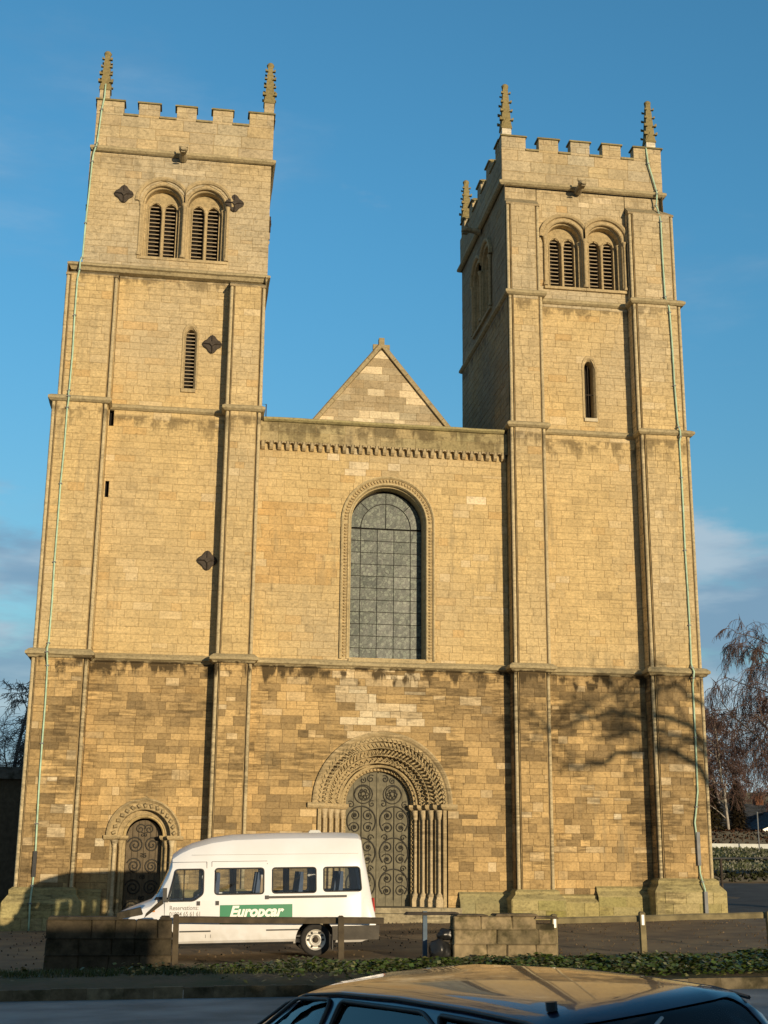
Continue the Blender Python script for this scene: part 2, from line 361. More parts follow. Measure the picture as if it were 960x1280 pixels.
# ------------------------------------------------------------------ ground heights
def lerp(a, b, t): return a + (b - a) * t
def smooth(a, b, x):
    t = min(1, max(0, (x - a) / (b - a))); return t * t * (3 - 2 * t)
def pw_lin(x, pts):
    if x <= pts[0][0]: return pts[0][1]
    for (a, p), (b, q) in zip(pts, pts[1:]):
        if x <= b: return p + (q - p) * (x - a) / (b - a)
    return pts[-1][1]
def YK(X): return -18.3 - .11 * X                  # kerb line
def G(X, Y):
    z = .0215 * (min(16, max(-14, X)) - 16) + .016 * min(0, max(-13.5, Y))
    w = smooth(17.5, 22, X)
    z += w * pw_lin(Y, [(0, 0), (12, .6), (17, .85), (19, 1.25), (33, 2.45), (90, 2.9)])
    return z
def GR(X, Y):                                       # road level
    t = YK(X) - Y
    return G(X, YK(X)) - .16 + .0186 * min(24, max(0, t))

# ------------------------------------------------------------------ masonry
OCH = (.585, .437, .212); GREY = (.46, .39, .26); PALE = (.66, .55, .36); ORG = (.54, .34, .13); DRK = (.20, .145, .075); BRN = (.36, .255, .125); LOW = (.54, .378, .172)
def sc_(c, lo, hi):
    k = R(lo, hi); w = R(-.025, .025); return (c[0] * k * (1 + w), c[1] * k, c[2] * k * (1 - w))
def mixc_(a, b, t): return tuple(a[i] + (b[i] - a[i]) * t for i in range(3))
def nz3(x, y, z): return noise.noise(Vector((x, y, z)))
PALES = [(5.11, 14.59), (5.5, 14.62), (6.69, 14.47), (9.67, 13.57), (5.81, 6.62), (5.6, 6.9), (6.1, 6.3), (5.87, 5.90), (7.0, 6.18), (7.2, 6.6), (4.9, 6.0), (14.09, 2.97), (-2.59, 2.15), (-3.98, 3.9), (4.4, 14.9), (-1.2, 25.1), (-3.6, 3.0), (13.6, 25.1), (14.4, 25.2), (5.2, 15.3)]
def tint_at(x, z, side=False):
    n = nz3(x * .35, 3.1, z * .35); n2 = nz3(x * .9 + 9, 1.1, z * .9)
    r = random.random()
    if z > 21: base = mixc_(GREY, OCH, .25 + .5 * n)
    elif z > 7.8: base = mixc_(OCH, GREY, max(0, .28 + .7 * n) if z > 16 else max(0, .12 + .6 * n))
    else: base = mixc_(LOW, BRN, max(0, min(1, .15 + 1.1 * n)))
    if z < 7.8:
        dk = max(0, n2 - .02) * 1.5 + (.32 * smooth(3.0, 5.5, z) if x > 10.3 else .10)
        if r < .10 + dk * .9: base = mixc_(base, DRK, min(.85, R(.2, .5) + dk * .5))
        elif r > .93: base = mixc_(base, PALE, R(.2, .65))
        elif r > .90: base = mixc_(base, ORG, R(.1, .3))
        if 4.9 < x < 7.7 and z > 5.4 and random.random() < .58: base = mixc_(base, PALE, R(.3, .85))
    else:
        if r < .03: base = mixc_(base, DRK, R(.1, .3))
        elif r < .07: base = mixc_(base, PALE, R(.2, .5))
        elif r < .12: base = mixc_(base, ORG, R(.15, .5))
    if 2.2 < x < 4.6 and 10.3 < z < 13.2: base = mixc_(base, ORG, .35 + .3 * R(0, 1))
    k = R(.94, 1.05) if z > 7.8 else R(.80, 1.12); return tuple(c * k for c in base)
def lay_wall(F, y, zs, uL, uR, holes=(), stones=None, back=None, lr=(.30, .78), gap=.0085, thick=.012, tintf=None, jit=.005, vis=1.0):
    """zs: course boundaries; uL,uR: functions of z or numbers; holes: (uc, zb, spring, r) or (uc, zb, ztop, halfwidth,'rect')"""
    fl = uL if callable(uL) else (lambda z: uL); fr = uR if callable(uR) else (lambda z: uR)
    def hw(h, z):
        if len(h) == 5: return h[3] if h[1] - 1e-6 <= z <= h[2] + 1e-6 else 0
        uc, zb, sp, r = h
        if z < zb - 1e-6: return 0
        if z <= sp: return r
        return math.sqrt(max(0, r * r - (z - sp) ** 2))
    for z0, z1 in zip(zs, zs[1:]):
        segs = [[fl(z0), fl(z1), fr(z0), fr(z1)]]
        for h in holes:
            if len(h) == 5:
                if z1 <= h[1] + 1e-4 or z0 >= h[2] - 1e-4: continue
                a = b = h[3]
            else:
                if z1 <= h[1] + 1e-4 or z0 >= h[2] + h[3] - 1e-4: continue
                a = hw(h, max(z0, h[1])); b = hw(h, z1)
            out = []
            for l0, l1, r0, r1 in segs:
                if h[0] + max(a, b) <= min(l0, l1) or h[0] - max(a, b) >= max(r0, r1): out.append([l0, l1, r0, r1]); continue
                A = [l0, l1, min(r0, h[0] - a), min(r1, h[0] - b)]; B = [max(l0, h[0] + a), max(l1, h[0] + b), r0, r1]
                for q in (A, B):
                    if (q[2] - q[0]) + (q[3] - q[1]) > .04: out.append(q)
            segs = out
        for l0, l1, r0, r1 in segs:
            if back is not None:
                back.poly([(l0, y + thick, z0), (r0, y + thick, z0), (r1, y + thick, z1), (l1, y + thick, z1)], (.38, .285, .145) if z0 > 7.7 else (.20, .14, .065), F=F)
            lo = max(l0, l1); hi = min(r0, r1)
            cuts = []; u = lo + R(*lr) * R(.5, 1)
            while u < hi - lr[0] * .45: cuts.append(u); u += R(*lr)
            el = [(l0, l1)] + [(c, c) for c in cuts] + [(r0, r1)]
            g = gap / 2
            for (a0, a1), (b0, b1) in zip(el, el[1:]):
                if b0 - a0 < gap + .01 and b1 - a1 < gap + .01: continue
                q = [(a0 + g, z0 + g), (max(b0 - g, a0 + g), z0 + g), (max(b1 - g, a1 + g), z1 - g), (a1 + g, z1 - g)]
                uc = (a0 + b0 + a1 + b1) / 4; zc = (z0 + z1) / 2
                w = F(uc, y, zc)
                pieces = [(q, zc)]
                if vis > .15 and random.random() < (.13 if z1 < 7.9 else .045) and z1 - z0 > .2 and abs(a0 - a1) + abs(b0 - b1) < .002:      # a course broken into two thin stones
                    zm = lerp(z0, z1, R(.4, .6)); pieces = [([q[0], q[1], (q[1][0], zm - g), (q[0][0], zm - g)], (z0 + zm) / 2), ([(q[3][0], zm + g), (q[2][0], zm + g), q[2], q[3]], (zm + z1) / 2)]
                for q_, zc_ in pieces:
                    t = (tintf or tint_at)(w[0] if F.s == 0 else w[0] + w[1] * 1.7, zc_)
                    stones.append(dict(F=F, q=q_, y=y + R(-jit, jit), th=thick, t=t, c=(w[0], w[1], zc_), area=abs(((q_[1][0] - q_[0][0]) + (q_[2][0] - q_[3][0])) / 2) * (q_[2][1] - q_[1][1]) * vis))
def courses(z0, z1, h=(.25, .33)):
    n = max(1, round((z1 - z0) / ((h[0] + h[1]) / 2))); w = [R(*h) for _ in range(n)]; s = sum(w); out = [z0]; a = z0
    for x in w: a += x * (z1 - z0) / s; out.append(a)
    out[-1] = z1; return out
def put_stone(mb, s):
    F, q, y, th = s['F'], s['q'], s['y'], s['th']; t = s['t']; e = .006
    cu = sum(p[0] for p in q) / 4; cz = sum(p[1] for p in q) / 4
    b = len(mb.v)
    mb.v += [F(p[0] + (e if p[0] < cu else -e), y, p[1] + (e if p[1] < cz else -e)) for p in q]
    mb.v += [F(p[0], y + e, p[1]) for p in q]
    mb.v += [F(p[0], y + th + .004, p[1]) for p in q]
    fs = [(0, 1, 2, 3)] + [(i, (i + 1) % 4, 4 + (i + 1) % 4, 4 + i) for i in range(4)] + [(4 + i, 4 + (i + 1) % 4, 8 + (i + 1) % 4, 8 + i) for i in range(4)]
    for f in fs: mb.f.append(tuple(b + i for i in f)); mb.t.append(t); mb.m.append(0); mb.sm.append(False)
def pale_fix(stones):
    for px, pz in PALES:
        best = None
        for s in stones:
            if s['F'].s == 0 and s['F'].c == 1:
                d = (s['c'][0] - px) ** 2 + (s['c'][2] - pz) ** 2
                if best is None or d < best[0]: best = (d, s)
        if best and best[0] < .15: best[1]['t'] = sc_(PALE, .95, 1.1)
def emit_stones(stones, root, wall, n_ind=290):
    pale_fix(stones)
    for s in stones: s['w'] = s['area'] / (Vector(s['c']) - CAM).length_squared
    stones.sort(key=lambda s: -s['w'])
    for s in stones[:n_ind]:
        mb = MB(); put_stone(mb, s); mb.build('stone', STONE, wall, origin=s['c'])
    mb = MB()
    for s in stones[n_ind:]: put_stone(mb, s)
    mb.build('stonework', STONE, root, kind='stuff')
STR_PROF = [(-.02, -.16), (.06, -.14), (.10, -.08), (.17, -.05), (.17, .03), (.06, .13), (-.02, .15)]
STR_SMALL = [(-.02, -.12), (.05, -.10), (.12, -.04), (.12, .04), (.03, .11), (-.02, .12)]

# ------------------------------------------------------------------ belfry windows, louvres
SLAT = {}
def louvre_mesh(w, d, k):
    key = (round(w, 3), k)
    if key not in SLAT:
        F = Frame(0, 0, k); mb = MB((.4, .33, .22), F)
        mb.v = []; h = w / 2; t = .030
        pts = [(-h, 0, 0), (h, 0, 0), (h, d, .03), (-h, d, .03), (-h, 0, t), (h, 0, t), (h, d, .03 + t), (-h, d, .03 + t)]
        mb.v += [F(*p) for p in pts]
        for q in ((0, 1, 2, 3), (4, 5, 6, 7), (0, 1, 5, 4), (1, 2, 6, 5), (2, 3, 7, 6), (3, 0, 4, 7)):
            mb.f.append(q); mb.t.append(mb.tint); mb.m.append(0); mb.sm.append(False)
        SLAT[key] = mb
    return SLAT[key]
SLATME = {}
def add_louvres(parent, F, k, uc, w, y, z0, z1, step):
    key = (round(w, 3), k)
    if key not in SLATME:
        o = louvre_mesh(w, .13, k).build('louvre', SLATWOOD, parent, origin=(0, 0, 0)); SLATME[key] = o.data
        COL.objects.unlink(o); bpy.data.objects.remove(o)
    z = z0
    while z < z1:
        o = bpy.data.objects.new('louvre', SLATME[key]); COL.objects.link(o); o.parent = parent
        o.location = Vector(F(uc, y, z)) - WL[parent.name]; z += step
CARV = (.46, .36, .20)
def belfry_window(root, F, k, uc, zb=21.8, sp=23.88, clampL=None, clampR=None, louv=True):
    mb = MB(CARV, F)
    cl = (uc - (clampL or 9), uc + (clampR or 9))
    mb.archsweep(uc, zb, sp, [(.80, .0), (.97, -.01), (.97, -.13), (.90, -.15), (.84, -.11), (.82, -.02)], clamp=cl, jamb=False, n=28)
    mb.archsweep(uc, zb, sp, [(.82, -.03), (.70, -.05), (.67, -.02), (.67, .10), (.63, .12), (.62, .16), (.62, .48)], clamp=cl, n=28)
    mb.archsweep(uc, zb, sp, [(.86, .03), (.74, .031)], n=24, clamp=cl, tint=(.35, .28, .16))
    # tympanum with two lights
    zs = [zb + (sp + .62 - zb) * i / 44 for i in range(45)]
    def bw(z): return .62 if z <= sp else math.sqrt(max(0, .62 ** 2 - (z - sp) ** 2))
    st = []; bk = MB(CARV, F)
    ls = sp - .04
    lay_wall(F, .40, zs, lambda z: uc - bw(z), lambda z: uc + bw(z), [(uc - .265, zb, ls, .20), (uc + .265, zb, ls, .20)], stones=st, back=bk, lr=(9, 10), thick=0)
    for p in bk.f: mb.poly([tuple(0 for _ in range(3))] * 0, F=F) if False else None
    base = len(mb.v); mb.v += bk.v
    for f in bk.f: mb.f.append(tuple(i + base for i in f)); mb.t.append((.42, .33, .18)); mb.m.append(0); mb.sm.append(False)
    for s in (-1, 1):
        mb.archsweep(uc + s * .265, zb, ls, [(.24, .395), (.23, .365), (.20, .37), (.20, .62)], n=12, pointed=.2)
    # shafts
    def shaft(u, y, r, z0, z1):
        mb.lathe(u, y, [(r * 1.7, z0), (r * 1.7, z0 + .08), (r * 1.25, z0 + .12), (r, z0 + .17), (r, z1 - .2), (r * 1.2, z1 - .18), (r * 1.15, z1 - .15), (r * 1.9, z1 - .04), (r * 1.9, z1)], 10, F=F)
    shaft(uc, .33, .05, zb, ls + .03)
    shaft(uc - .60, .22, .045, zb, sp); shaft(uc + .60, .22, .045, zb, sp)
    if clampL is None: shaft(uc - .76, -.06, .05, zb, sp)
    if clampR is None: shaft(uc + .76, -.06, .05, zb, sp)
    else: shaft(uc + .75, -.07, .06, zb, sp)
    mb.box(uc - .80 if not clampL else uc - .745, uc + .80 if not clampR else uc + .745, -.10, .5, zb - .12, zb - .02, F=F)
    # dark room behind
    w = mb.build('belfry_window', STONE, root, origin=F(uc, 0, zb))
    vd = MB((.01, .01, .01), F); vd.box(uc - .56, uc + .56, .85, .9, zb - .1, sp + .6, F=F); vd.box(uc - .5, uc + .5, .5, .86, zb - .14, zb - .1)
    vd.box(uc - .6, uc - .56, .49, .86, zb - .1, sp + .6); vd.box(uc + .56, uc + .6, .49, .86, zb - .1, sp + .6); vd.box(uc - .5, uc + .5, .47, .86, sp + .56, sp + .6)
    vd.build('dark_chamber', VOID, w)
    for s in (-1, 1): add_louvres(w, F, k, uc + s * .265, .40, .50, zb + .05, ls + .14, .15)
    return w

def lancet(root, F, k, uc, zb, sp, hw_, louv):
    mb = MB(CARV, F)
    mb.archsweep(uc, zb, sp, [(hw_ + .13, 0), (hw_ + .11, -.03), (hw_ + .06, -.02), (hw_, .08), (hw_, .45)], n=14, pointed=.55)
    mb.box(uc - hw_ - .08, uc + hw_ + .08, -.07, .45, zb - .13, zb - .005, F=F, tint=(.6, .52, .36) if not louv else CARV)
    w = mb.build('lancet_window', STONE, root, origin=F(uc, 0, zb))
    vd = MB((.01,) * 3, F); vd.box(uc - hw_ - .05, uc + hw_ + .05, .44, .5, zb - .1, sp + hw_ * 1.7); vd.build('dark_chamber', VOID, w)
    if louv: add_louvres(w, F, k, uc, hw_ * 2, .13, zb + .03, sp + hw_ * .9, .135)
    else:
        b = MB((.05,) * 3, F); b.tube([(uc - hw_, .2, zb + .95), (uc + hw_, .2, zb + .95)], .018, 6); b.tube([(uc, .2, zb), (uc, .2, sp + .1)], .012, 6); b.build('saddle_bar', IRON, w)

def pattress(root, u, z, y, r=.29, F=FRONT):
    mb = MB(F=F)
    def ring(rr, yy): return [(u + rr * (1 + .15 * math.cos(4 * a)) * math.cos(a), yy, z + rr * (1 + .15 * math.cos(4 * a)) * math.sin(a)) for a in [2 * math.pi * i / 32 for i in range(32)]]
    mb.grid([ring(r, y), ring(r, y - .05), ring(r * .86, y - .07), ring(r * .3, y - .06), ring(r * .26, y - .12), ring(.01, y - .13)], True, smooth=False)
    for i in range(4):
        a = math.pi / 2 * i
        mb.tube([(u + .08 * math.cos(a), y - .09, z + .08 * math.sin(a)), (u + r * 1.1 * math.cos(a), y - .085, z + r * 1.1 * math.sin(a))], .022, 6)
    mb.build('tie_plate', IRON, root, origin=F(u, y, z))

def gargoyle(root, F, u, z):
    mb = MB((.40, .33, .2), F)
    secs = [(-.0, .15, .15, 0), (-.18, .14, .13, .02), (-.34, .10, .10, .03), (-.44, .13, .12, .05), (-.55, .16, .13, .05), (-.66, .13, .10, .02), (-.74, .08, .06, -.01)]
    rows = [[(u + w * math.cos(a), y, z + dz + h * math.sin(a)) for a in [2 * math.pi * i / 10 for i in range(10)]] for y, w, h, dz in secs]
    mb.grid(rows, True, cap=True, smooth=False)
    for s in (-1, 1):
        mb.box(u + s * .12 - .03, u + s * .12 + .03, -.58, -.5, z + .14, z + .27, top=(u + s * .15 - .01, u + s * .15 + .01, -.55, -.52))
        mb.lathe(u + s * .07, -.66, [(.001, z + .08), (.03, z + .1), (.001, z + .13)], 6)
    mb.box(u - .07, u + .07, -.72, -.5, z - .14, z - .10)          # lower jaw
    mb.build('gargoyle', STONE, root, origin=F(u, -.3, z))

def pinnacle(root, cx, cy, z0, zt, half, pale):
    mb = MB((.66, .60, .46) if pale else (.44, .36, .22)); zm = z0 + (zt - z0) * (.32 if pale else .38)
    mb.box(cx - half, cx + half, cy - half, cy + half, z0, zm)
    p = mb.build('pinnacle', STONE, root, origin=(cx, cy, z0))
    mb = MB((.27, .22, .10)); h2 = half * 1.06
    mb.box(cx - h2, cx + h2, cy - h2, cy + h2, zm - .02, zt - .1, top=(cx - .085, cx + .085, cy - .085, cy + .085))
    mb.box(cx - h2 * 1.1, cx + h2 * 1.1, cy - h2 * 1.1, cy + h2 * 1.1, zm - .05, zm + .02)
    for s in (-1, 1):                                            # gablets on the faces
        for ax in (0, 1):
            f = (lambda a, b, c: (cx + a, cy + s * b, c)) if ax == 0 else (lambda a, b, c: (cx + s * b, cy + a, c))
            A = [f(-h2, h2 * 1.12, zm), f(h2, h2 * 1.12, zm), f(0, h2 * 1.05, zm + half * 2.3)]; B = [f(-h2, h2 * .8, zm), f(h2, h2 * .8, zm), f(0, h2 * .3, zm + half * 2.3)]
            mb.poly(A); mb.poly([A[0], A[2], B[2], B[0]]); mb.poly([A[1], A[2], B[2], B[1]])
    n = 4
    for i in range(n):                                           # crockets up the edges
        t = (i + .45) / (n + .2); z = zm + .12 + (zt - zm - .25) * t; h = lerp(h2, .09, (z - zm) / (zt - zm))
        for sx in (-1, 1):
            for sy in (-1, 1):
                c = (cx + sx * (h + .02), cy + sy * (h + .02), z); q = .066 * (1 - .3 * t) * R(.8, 1.15)
                mb.box(c[0] - q, c[0] + q, c[1] - q, c[1] + q, c[2] - q * .5, c[2] + q * 1.1, top=(c[0] - q * .4 + sx * q * .7, c[0] + q * .4 + sx * q * .7, c[1] - q * .4 + sy * q * .7, c[1] + q * .4 + sy * q * .7))
    mb.lathe(cx, cy, [(.08, zt - .2), (.13, zt - .12), (.14, zt - .05), (.09, zt + .01), (.02, zt + .04)], 8)
    mb.build('crocketed_spire', STONE, p)

def tower(name, label, cfg):
    root = thing(name, label, 'tower', (cfg['xc'], 3.7, G(cfg['xc'], 0)), 'twin west towers of the church')
    stones = []; back = MB((.30, .22, .11)); sh = MB((.50, .40, .22)); ledge = MB((.36, .28, .16))
    Z = [-.7, 7.81, 16.24, 21.2, 25.76]; YB = 7.4
    moss = lambda x, z: sc_(mixc_((.43, .36, .185), (.33, .30, .105), min(1, max(0, .45 + 1.2 * nz3(x * .8, 5, z * .8)))), .85, 1.1)
    zc_all = []
    for i in range(4):
        z0, z1 = Z[i], Z[i + 1]; xl, xr = cfg['xl'][i], cfg['xr'][i]
        bs = [b for b in cfg['but'][i] if b]; yf = cfg['yf'][i]
        keys = sorted(set([z0, z1] + [k for k in cfg['keys'] if z0 < k < z1]))
        zs = []
        for a, b in zip(keys, keys[1:]): zs += courses(a, b, (.17, .30) if i == 0 else (.22, .29))[(1 if zs else 0):]
        lr = (.22, .68) if i == 0 else (.30, .78)
        wl = bs[0][1] if bs else xl; wr = bs[1][0] if bs else xr
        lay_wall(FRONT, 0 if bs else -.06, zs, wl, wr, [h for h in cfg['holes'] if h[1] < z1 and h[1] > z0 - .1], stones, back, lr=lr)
        ztop = cfg['btop'][i]
        zb_ = [z for z in zs if z < ztop - .05] + [ztop] if bs else zs
        for (b0, b1) in bs:
            lay_wall(FRONT, yf, zb_, b0 + .18, b1 - .18, (), stones, back, lr=(.26, .56))
            back.box(b0 + .15, b1 - .15, yf + .031, .2, z0, ztop - .02); back.box(b0 + .032, b1 - .032, yf + .15, .2, z0, ztop - .02)
            for uc in (b0 + .07, b1 - .07): sh = MB((.64, .52, .30)); sh.lathe(uc, yf + .078, [(.058, z0 + .1), (.058, ztop - .06)], 10); sh.build('corner_shaft', STONE, root, origin=(uc, yf, z0))
            if ztop < z1 - .3:
                lay_wall(FRONT, 0, [ztop - .1] + courses(ztop + .1, z1, (.25, .34)), b0 + .02, min(b1, cfg['px'][1]) - .02, (), stones, back, lr=(.3, .6))
            # inner flank faces
            if abs(b0 - xl) > .01: lay_wall(Frame(b0, 0, 3), 0, zb_, .0, -yf - .17, (), stones, None, lr=(.3, .5), vis=.2)
            if abs(b1 - xr) > .01: lay_wall(Frame(b1, 0, 1), 0, zb_, yf + .17, 0, (), stones, None, lr=(.3, .5), vis=.1)
            if ztop < z1 - .1:
                ledge = MB((.36, .28, .16))
                hx0 = b0 + (.42 if (cfg['slopeL'] and b0 == bs[0][0]) else .0); hx1 = b1 - (.35 if (cfg['slopeR'] and b1 == bs[-1][1]) else 0)
                yt = -.07 if i == 2 else -.02
                ledge.box(b0, b1, yf, .0, ztop - .05, ztop + .03)
                ledge.box(b0 + .01, b1 - .01, yf + .01, .0, ztop + .03, min(z1 - .14, ztop + .36), top=(hx0 + .02, hx1 - .02, yt, .0), tint=(.30, .25, .15)); ledge.build('buttress_weathering', STONE, root)
        # side walls and back
        yb0 = (yf + .17) if bs else -.06
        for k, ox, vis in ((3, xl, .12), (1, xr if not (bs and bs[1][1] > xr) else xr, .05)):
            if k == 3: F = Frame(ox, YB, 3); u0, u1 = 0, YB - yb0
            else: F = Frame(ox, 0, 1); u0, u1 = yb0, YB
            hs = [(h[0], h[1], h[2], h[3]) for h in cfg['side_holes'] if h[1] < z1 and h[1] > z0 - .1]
            lay_wall(F, 0, zs, u0, u1, hs, stones, back, lr=(.4, .9), vis=vis * .3, tintf=lambda x, z: tuple(c * .62 for c in tint_at(x, z)) if cfg['side_shade'] else tint_at(x, z))  # right tower's flanks: shade is put into the stone colour
        lay_wall(Frame(xr, YB, 2), 0, zs, 0, xr - xl, (), stones, back, lr=(.5, 1.1), vis=.001)
        # closing slab at the stage's head
        ledge = MB((.36, .28, .16)); ledge.box(xl + .04, xr - .04, (.04 if bs else .1), YB - .04, z1 - .10, z1 + .02); ledge.build('stage_floor', STONE, root)
    wall = back.build('wall', MORTAR, root)
    
    # plinths
    for (x0, x1, zt, zlow, yfr, close) in cfg['plinths']:
        pl = MB(moss(x0, .5)); yb = .0
        path = [(x0, YB if close == 'L' else .0), (x0, yfr), (x1, yfr), (x1, YB if close == 'R' else .0)]
        if close == 'W': path = [(x0, yfr), (x1, yfr)]
        h = zt - zlow
        prof = [(.27, -.8), (.27, h * .62), (.25, h * .66), (.12, h * .80), (.10, h * .82), (.10, h * .93), (.0, h), (-.2, h)]
        pl.plansweep(path, prof, zlow, tint=(.38, .325, .155))
        po = pl.build('plinth', STONE, root)
        ps = []
        lay_wall(FRONT, yfr - .285, [zlow - .5] + courses(zlow - .05, zlow + h * .61, (.28, .4)), x0 - (.25 if close != 'W' else 0), x1 + (.25 if close != 'W' else 0), (), ps, None, lr=(.45, 1.1), thick=.02, tintf=moss, gap=.016)
        for s in ps:
            mb = MB(); put_stone(mb, s); mb.build('plinth_block', STONE, po, origin=s['c'])
    # string courses
    def bpath(i, grow=0):
        xl, xr = cfg['xl'][i], cfg['xr'][i]; bs = [b for b in cfg['but'][i] if b]; yf = cfg['yf'][i]
        if not bs: return [(xl, -.06), (xr, -.06), (xr, YB), (xl, YB)]
        p = [(xl, yf), (bs[0][1], yf), (bs[0][1], 0), (bs[1][0], 0), (bs[1][0], yf), (bs[1][1], yf)]
        if bs[1][1] > xr: p += [(bs[1][1], YB)]
        else: p += [(xr, YB)]
        return p + [(xl, YB)]
    for i, (z, prof) in enumerate(((7.81, STR_PROF), (16.24, STR_SMALL), (21.2, STR_PROF if cfg['side_shade'] is False else STR_SMALL), (25.76, STR_SMALL))):
        mb = MB((.40, .33, .19))
        if i == 2 and not cfg['side_shade']:
            mb.plansweep([(cfg['xl'][2] + .12, -.22), (cfg['xr'][2], -.22), (cfg['xr'][2], YB), (cfg['xl'][2] + .12, YB)], [(-.2, -.2), (.0, -.16), (.06, -.06), (.14, -.03), (.14, .04), (.03, .12), (-.25, .16)], z, True)
        elif i == 3: mb.plansweep([(cfg['px'][0], -.12), (cfg['px'][1], -.12), (cfg['px'][1], YB), (cfg['px'][0], YB)], STR_SMALL, z, True)
        else: mb.plansweep(bpath(i), prof, z, True)
        mb.build('string_course', STONE, root)
    # parapet
    x0, x1 = cfg['px']; yp = -.12; pz0, pz1, mt = 25.8, 27.13, 27.66
    ps = []; pb = MB((.27, .21, .12))
    pt = lambda x, z: sc_(mixc_(GREY, OCH, .3 + .5 * nz3(x, z, 3)), .88, 1.06)
    rows = [pz0, 26.25, 26.7, pz1]
    faces = [(Frame(x0, yp, 0), x1 - x0, 1), (Frame(x1, yp, 1), YB - yp, .05), (Frame(x1, YB, 2), x1 - x0, .01), (Frame(x0, YB, 3), YB - yp, .3)]
    dark = lambda x, z: tuple(c * .7 for c in pt(x, z))  # shaded flank of the parapet, darkened in its colour
    for F, w, vis in faces: lay_wall(F, 0, rows, 0, w, (), ps, pb, lr=(.7, 1.3), vis=vis, gap=.016, tintf=dark if (cfg['side_shade'] and vis == .3) else pt)
    for F, w, vis in faces:
        pb.box(.35, w - .35, .33, .35, pz0, pz1, F=F)
    pb.box(x0 + .1, x1 - .1, yp + .1, YB - .1, 26.2, 26.3)
    par = pb.build('parapet', MORTAR, root)
    for s in ps:
        mb = MB(); put_stone(mb, s); mb.build('parapet_block', STONE, par, origin=s['c'])
    for fi, (F, w, vis) in enumerate(faces):
        if fi == 0: lst = [(a - x0, b - x0) for a, b in cfg['merl']]
        else:
            g = (w - .95 * 2 - 3 * .62) / 4; lst = [(0.36, .95)] if fi != 2 else [(.36, .95)]
            lst += [(.95 + g + j * (.62 + g), .95 + g + j * (.62 + g) + .62) for j in range(3)] + [(w - .95, w - .36)]
        # embrasure cope
        cp = MB((.30, .25, .13)); edges = [0] + [e for ab in lst for e in ab] + [w]
        for a, b in zip([ab[1] for ab in lst], [ab[0] for ab in lst[1:]]): cp = MB((.30, .25, .13)); cp.box(a, b, -.05, .4, pz1, pz1 + .075, F=F); cp.build('embrasure_coping', STONE, par)
        for a, b in lst:
            mb = MB(pt(a, 27.), F); mb.box(a, b, .0, .35, pz1 + .001, mt); m = mb.build('merlon', STONE, root, origin=F((a + b) / 2, .17, pz1))
            ms = []; lay_wall(F, -.012, [pz1 + .08, pz1 + .32, mt], a, b, (), ms, None, lr=(.3, .45), thick=.012, tintf=dark if (cfg['side_shade'] and vis == .3) else pt)
            mm = MB()
            for s in ms: put_stone(mm, s)
            mm.build('merlon_face', STONE, m)
            j1, j2, j3 = R(-.02, .015), R(-.015, .02), R(-.012, .012); mb = MB(sc_((.27, .23, .11), .8, 1.15), F); mb.box(a - .05 + j1, b + .05 + j2, -.07, .42, mt, mt + .05 + j3); mb.box(a - .05 + j1, b + .05 + j2, -.07, .42, mt + .05 + j3, mt + .13, top=(a + j2, b + j1, .05, .3)); mb.build('merlon_coping', STONE, m)
    for (cx, cy, zt, pale) in cfg['pins']: pinnacle(root, cx, cy, 27.2, zt, .175, pale)
    # windows
    bsp = 23.72 if cfg['side_shade'] else 23.88
    belfry_window(root, FRONT, 0, cfg['bw'][0], sp=bsp, clampR=.745); belfry_window(root, FRONT, 0, cfg['bw'][1], sp=bsp, clampL=.745)
    for k, F in ((3, Frame(cfg['xl'][3], YB, 3)), (1, Frame(cfg['xr'][3], 0, 1))):
        us = [3.1, 4.6]
        belfry_window(root, F, k, us[0], clampR=.745); belfry_window(root, F, k, us[1], clampL=.745)
    l = cfg['lancet']; lancet(root, FRONT, 0, *l)
    gargoyle(root, Frame(0, yp, 0), cfg['garg'], 25.62); (gargoyle(root, Frame(x0, YB, 3), 3.8, 25.62) if cfg['side_shade'] else None)
    for u, z, y in cfg['plates']: pattress(root, u, z, y)
    if not cfg['side_shade']: pattress(root, 1.2, 24.0, -.01, .29, Frame(cfg['xr'][3], 0, 1)); pattress(root, 6.3, 24.0, -.01, .29, Frame(cfg['xl'][3], YB, 3))
    # slit back plates
    for h in cfg['holes']:
        if len(h) == 5:
            mb = MB(); mb.box(h[0] - h[3] - .03, h[0] + h[3] + .03, .25, .27, h[1] - .05, h[2] + .05); mb.box(h[0] - h[3] - .02, h[0] - h[3], .03, .26, h[1], h[2]); mb.box(h[0] + h[3], h[0] + h[3] + .02, .03, .26, h[1], h[2]); mb.build('slit_opening', VOID, root)
    # copper lightning conductor
    mb = MB(); pts = cfg['strap']; P = []
    for a, b in zip(pts, pts[1:]):
        n = max(2, int((Vector(a) - Vector(b)).length / 1.2))
        for j in range(n):
            q = Vector(a).lerp(Vector(b), j / n); P.append((q.x + R(-.02, .02), q.y, q.z))
    P.append(pts[-1]); mb.tube(P, .030, 6); st = mb.build('lightning_conductor', COPPER, root)
    mb = MB()
    for j in range(2, len(P), 2): q = P[j]; mb.box(q[0] - .05, q[0] + .05, q[1] - .035, q[1] + .04, q[2] - .02, q[2] + .02)
    mb.build('conductor_clip', LEAD, st, kind='stuff')
    for (a, b, dk) in cfg['casing']:
        mb = MB(); mb.box(a[0] - .055, a[0] + .055, a[1] - .05, a[1] + .05, b, a[2]); mb.build('conductor_casing', BLACKPL if dk else LEAD, root)
    return root, wall, stones

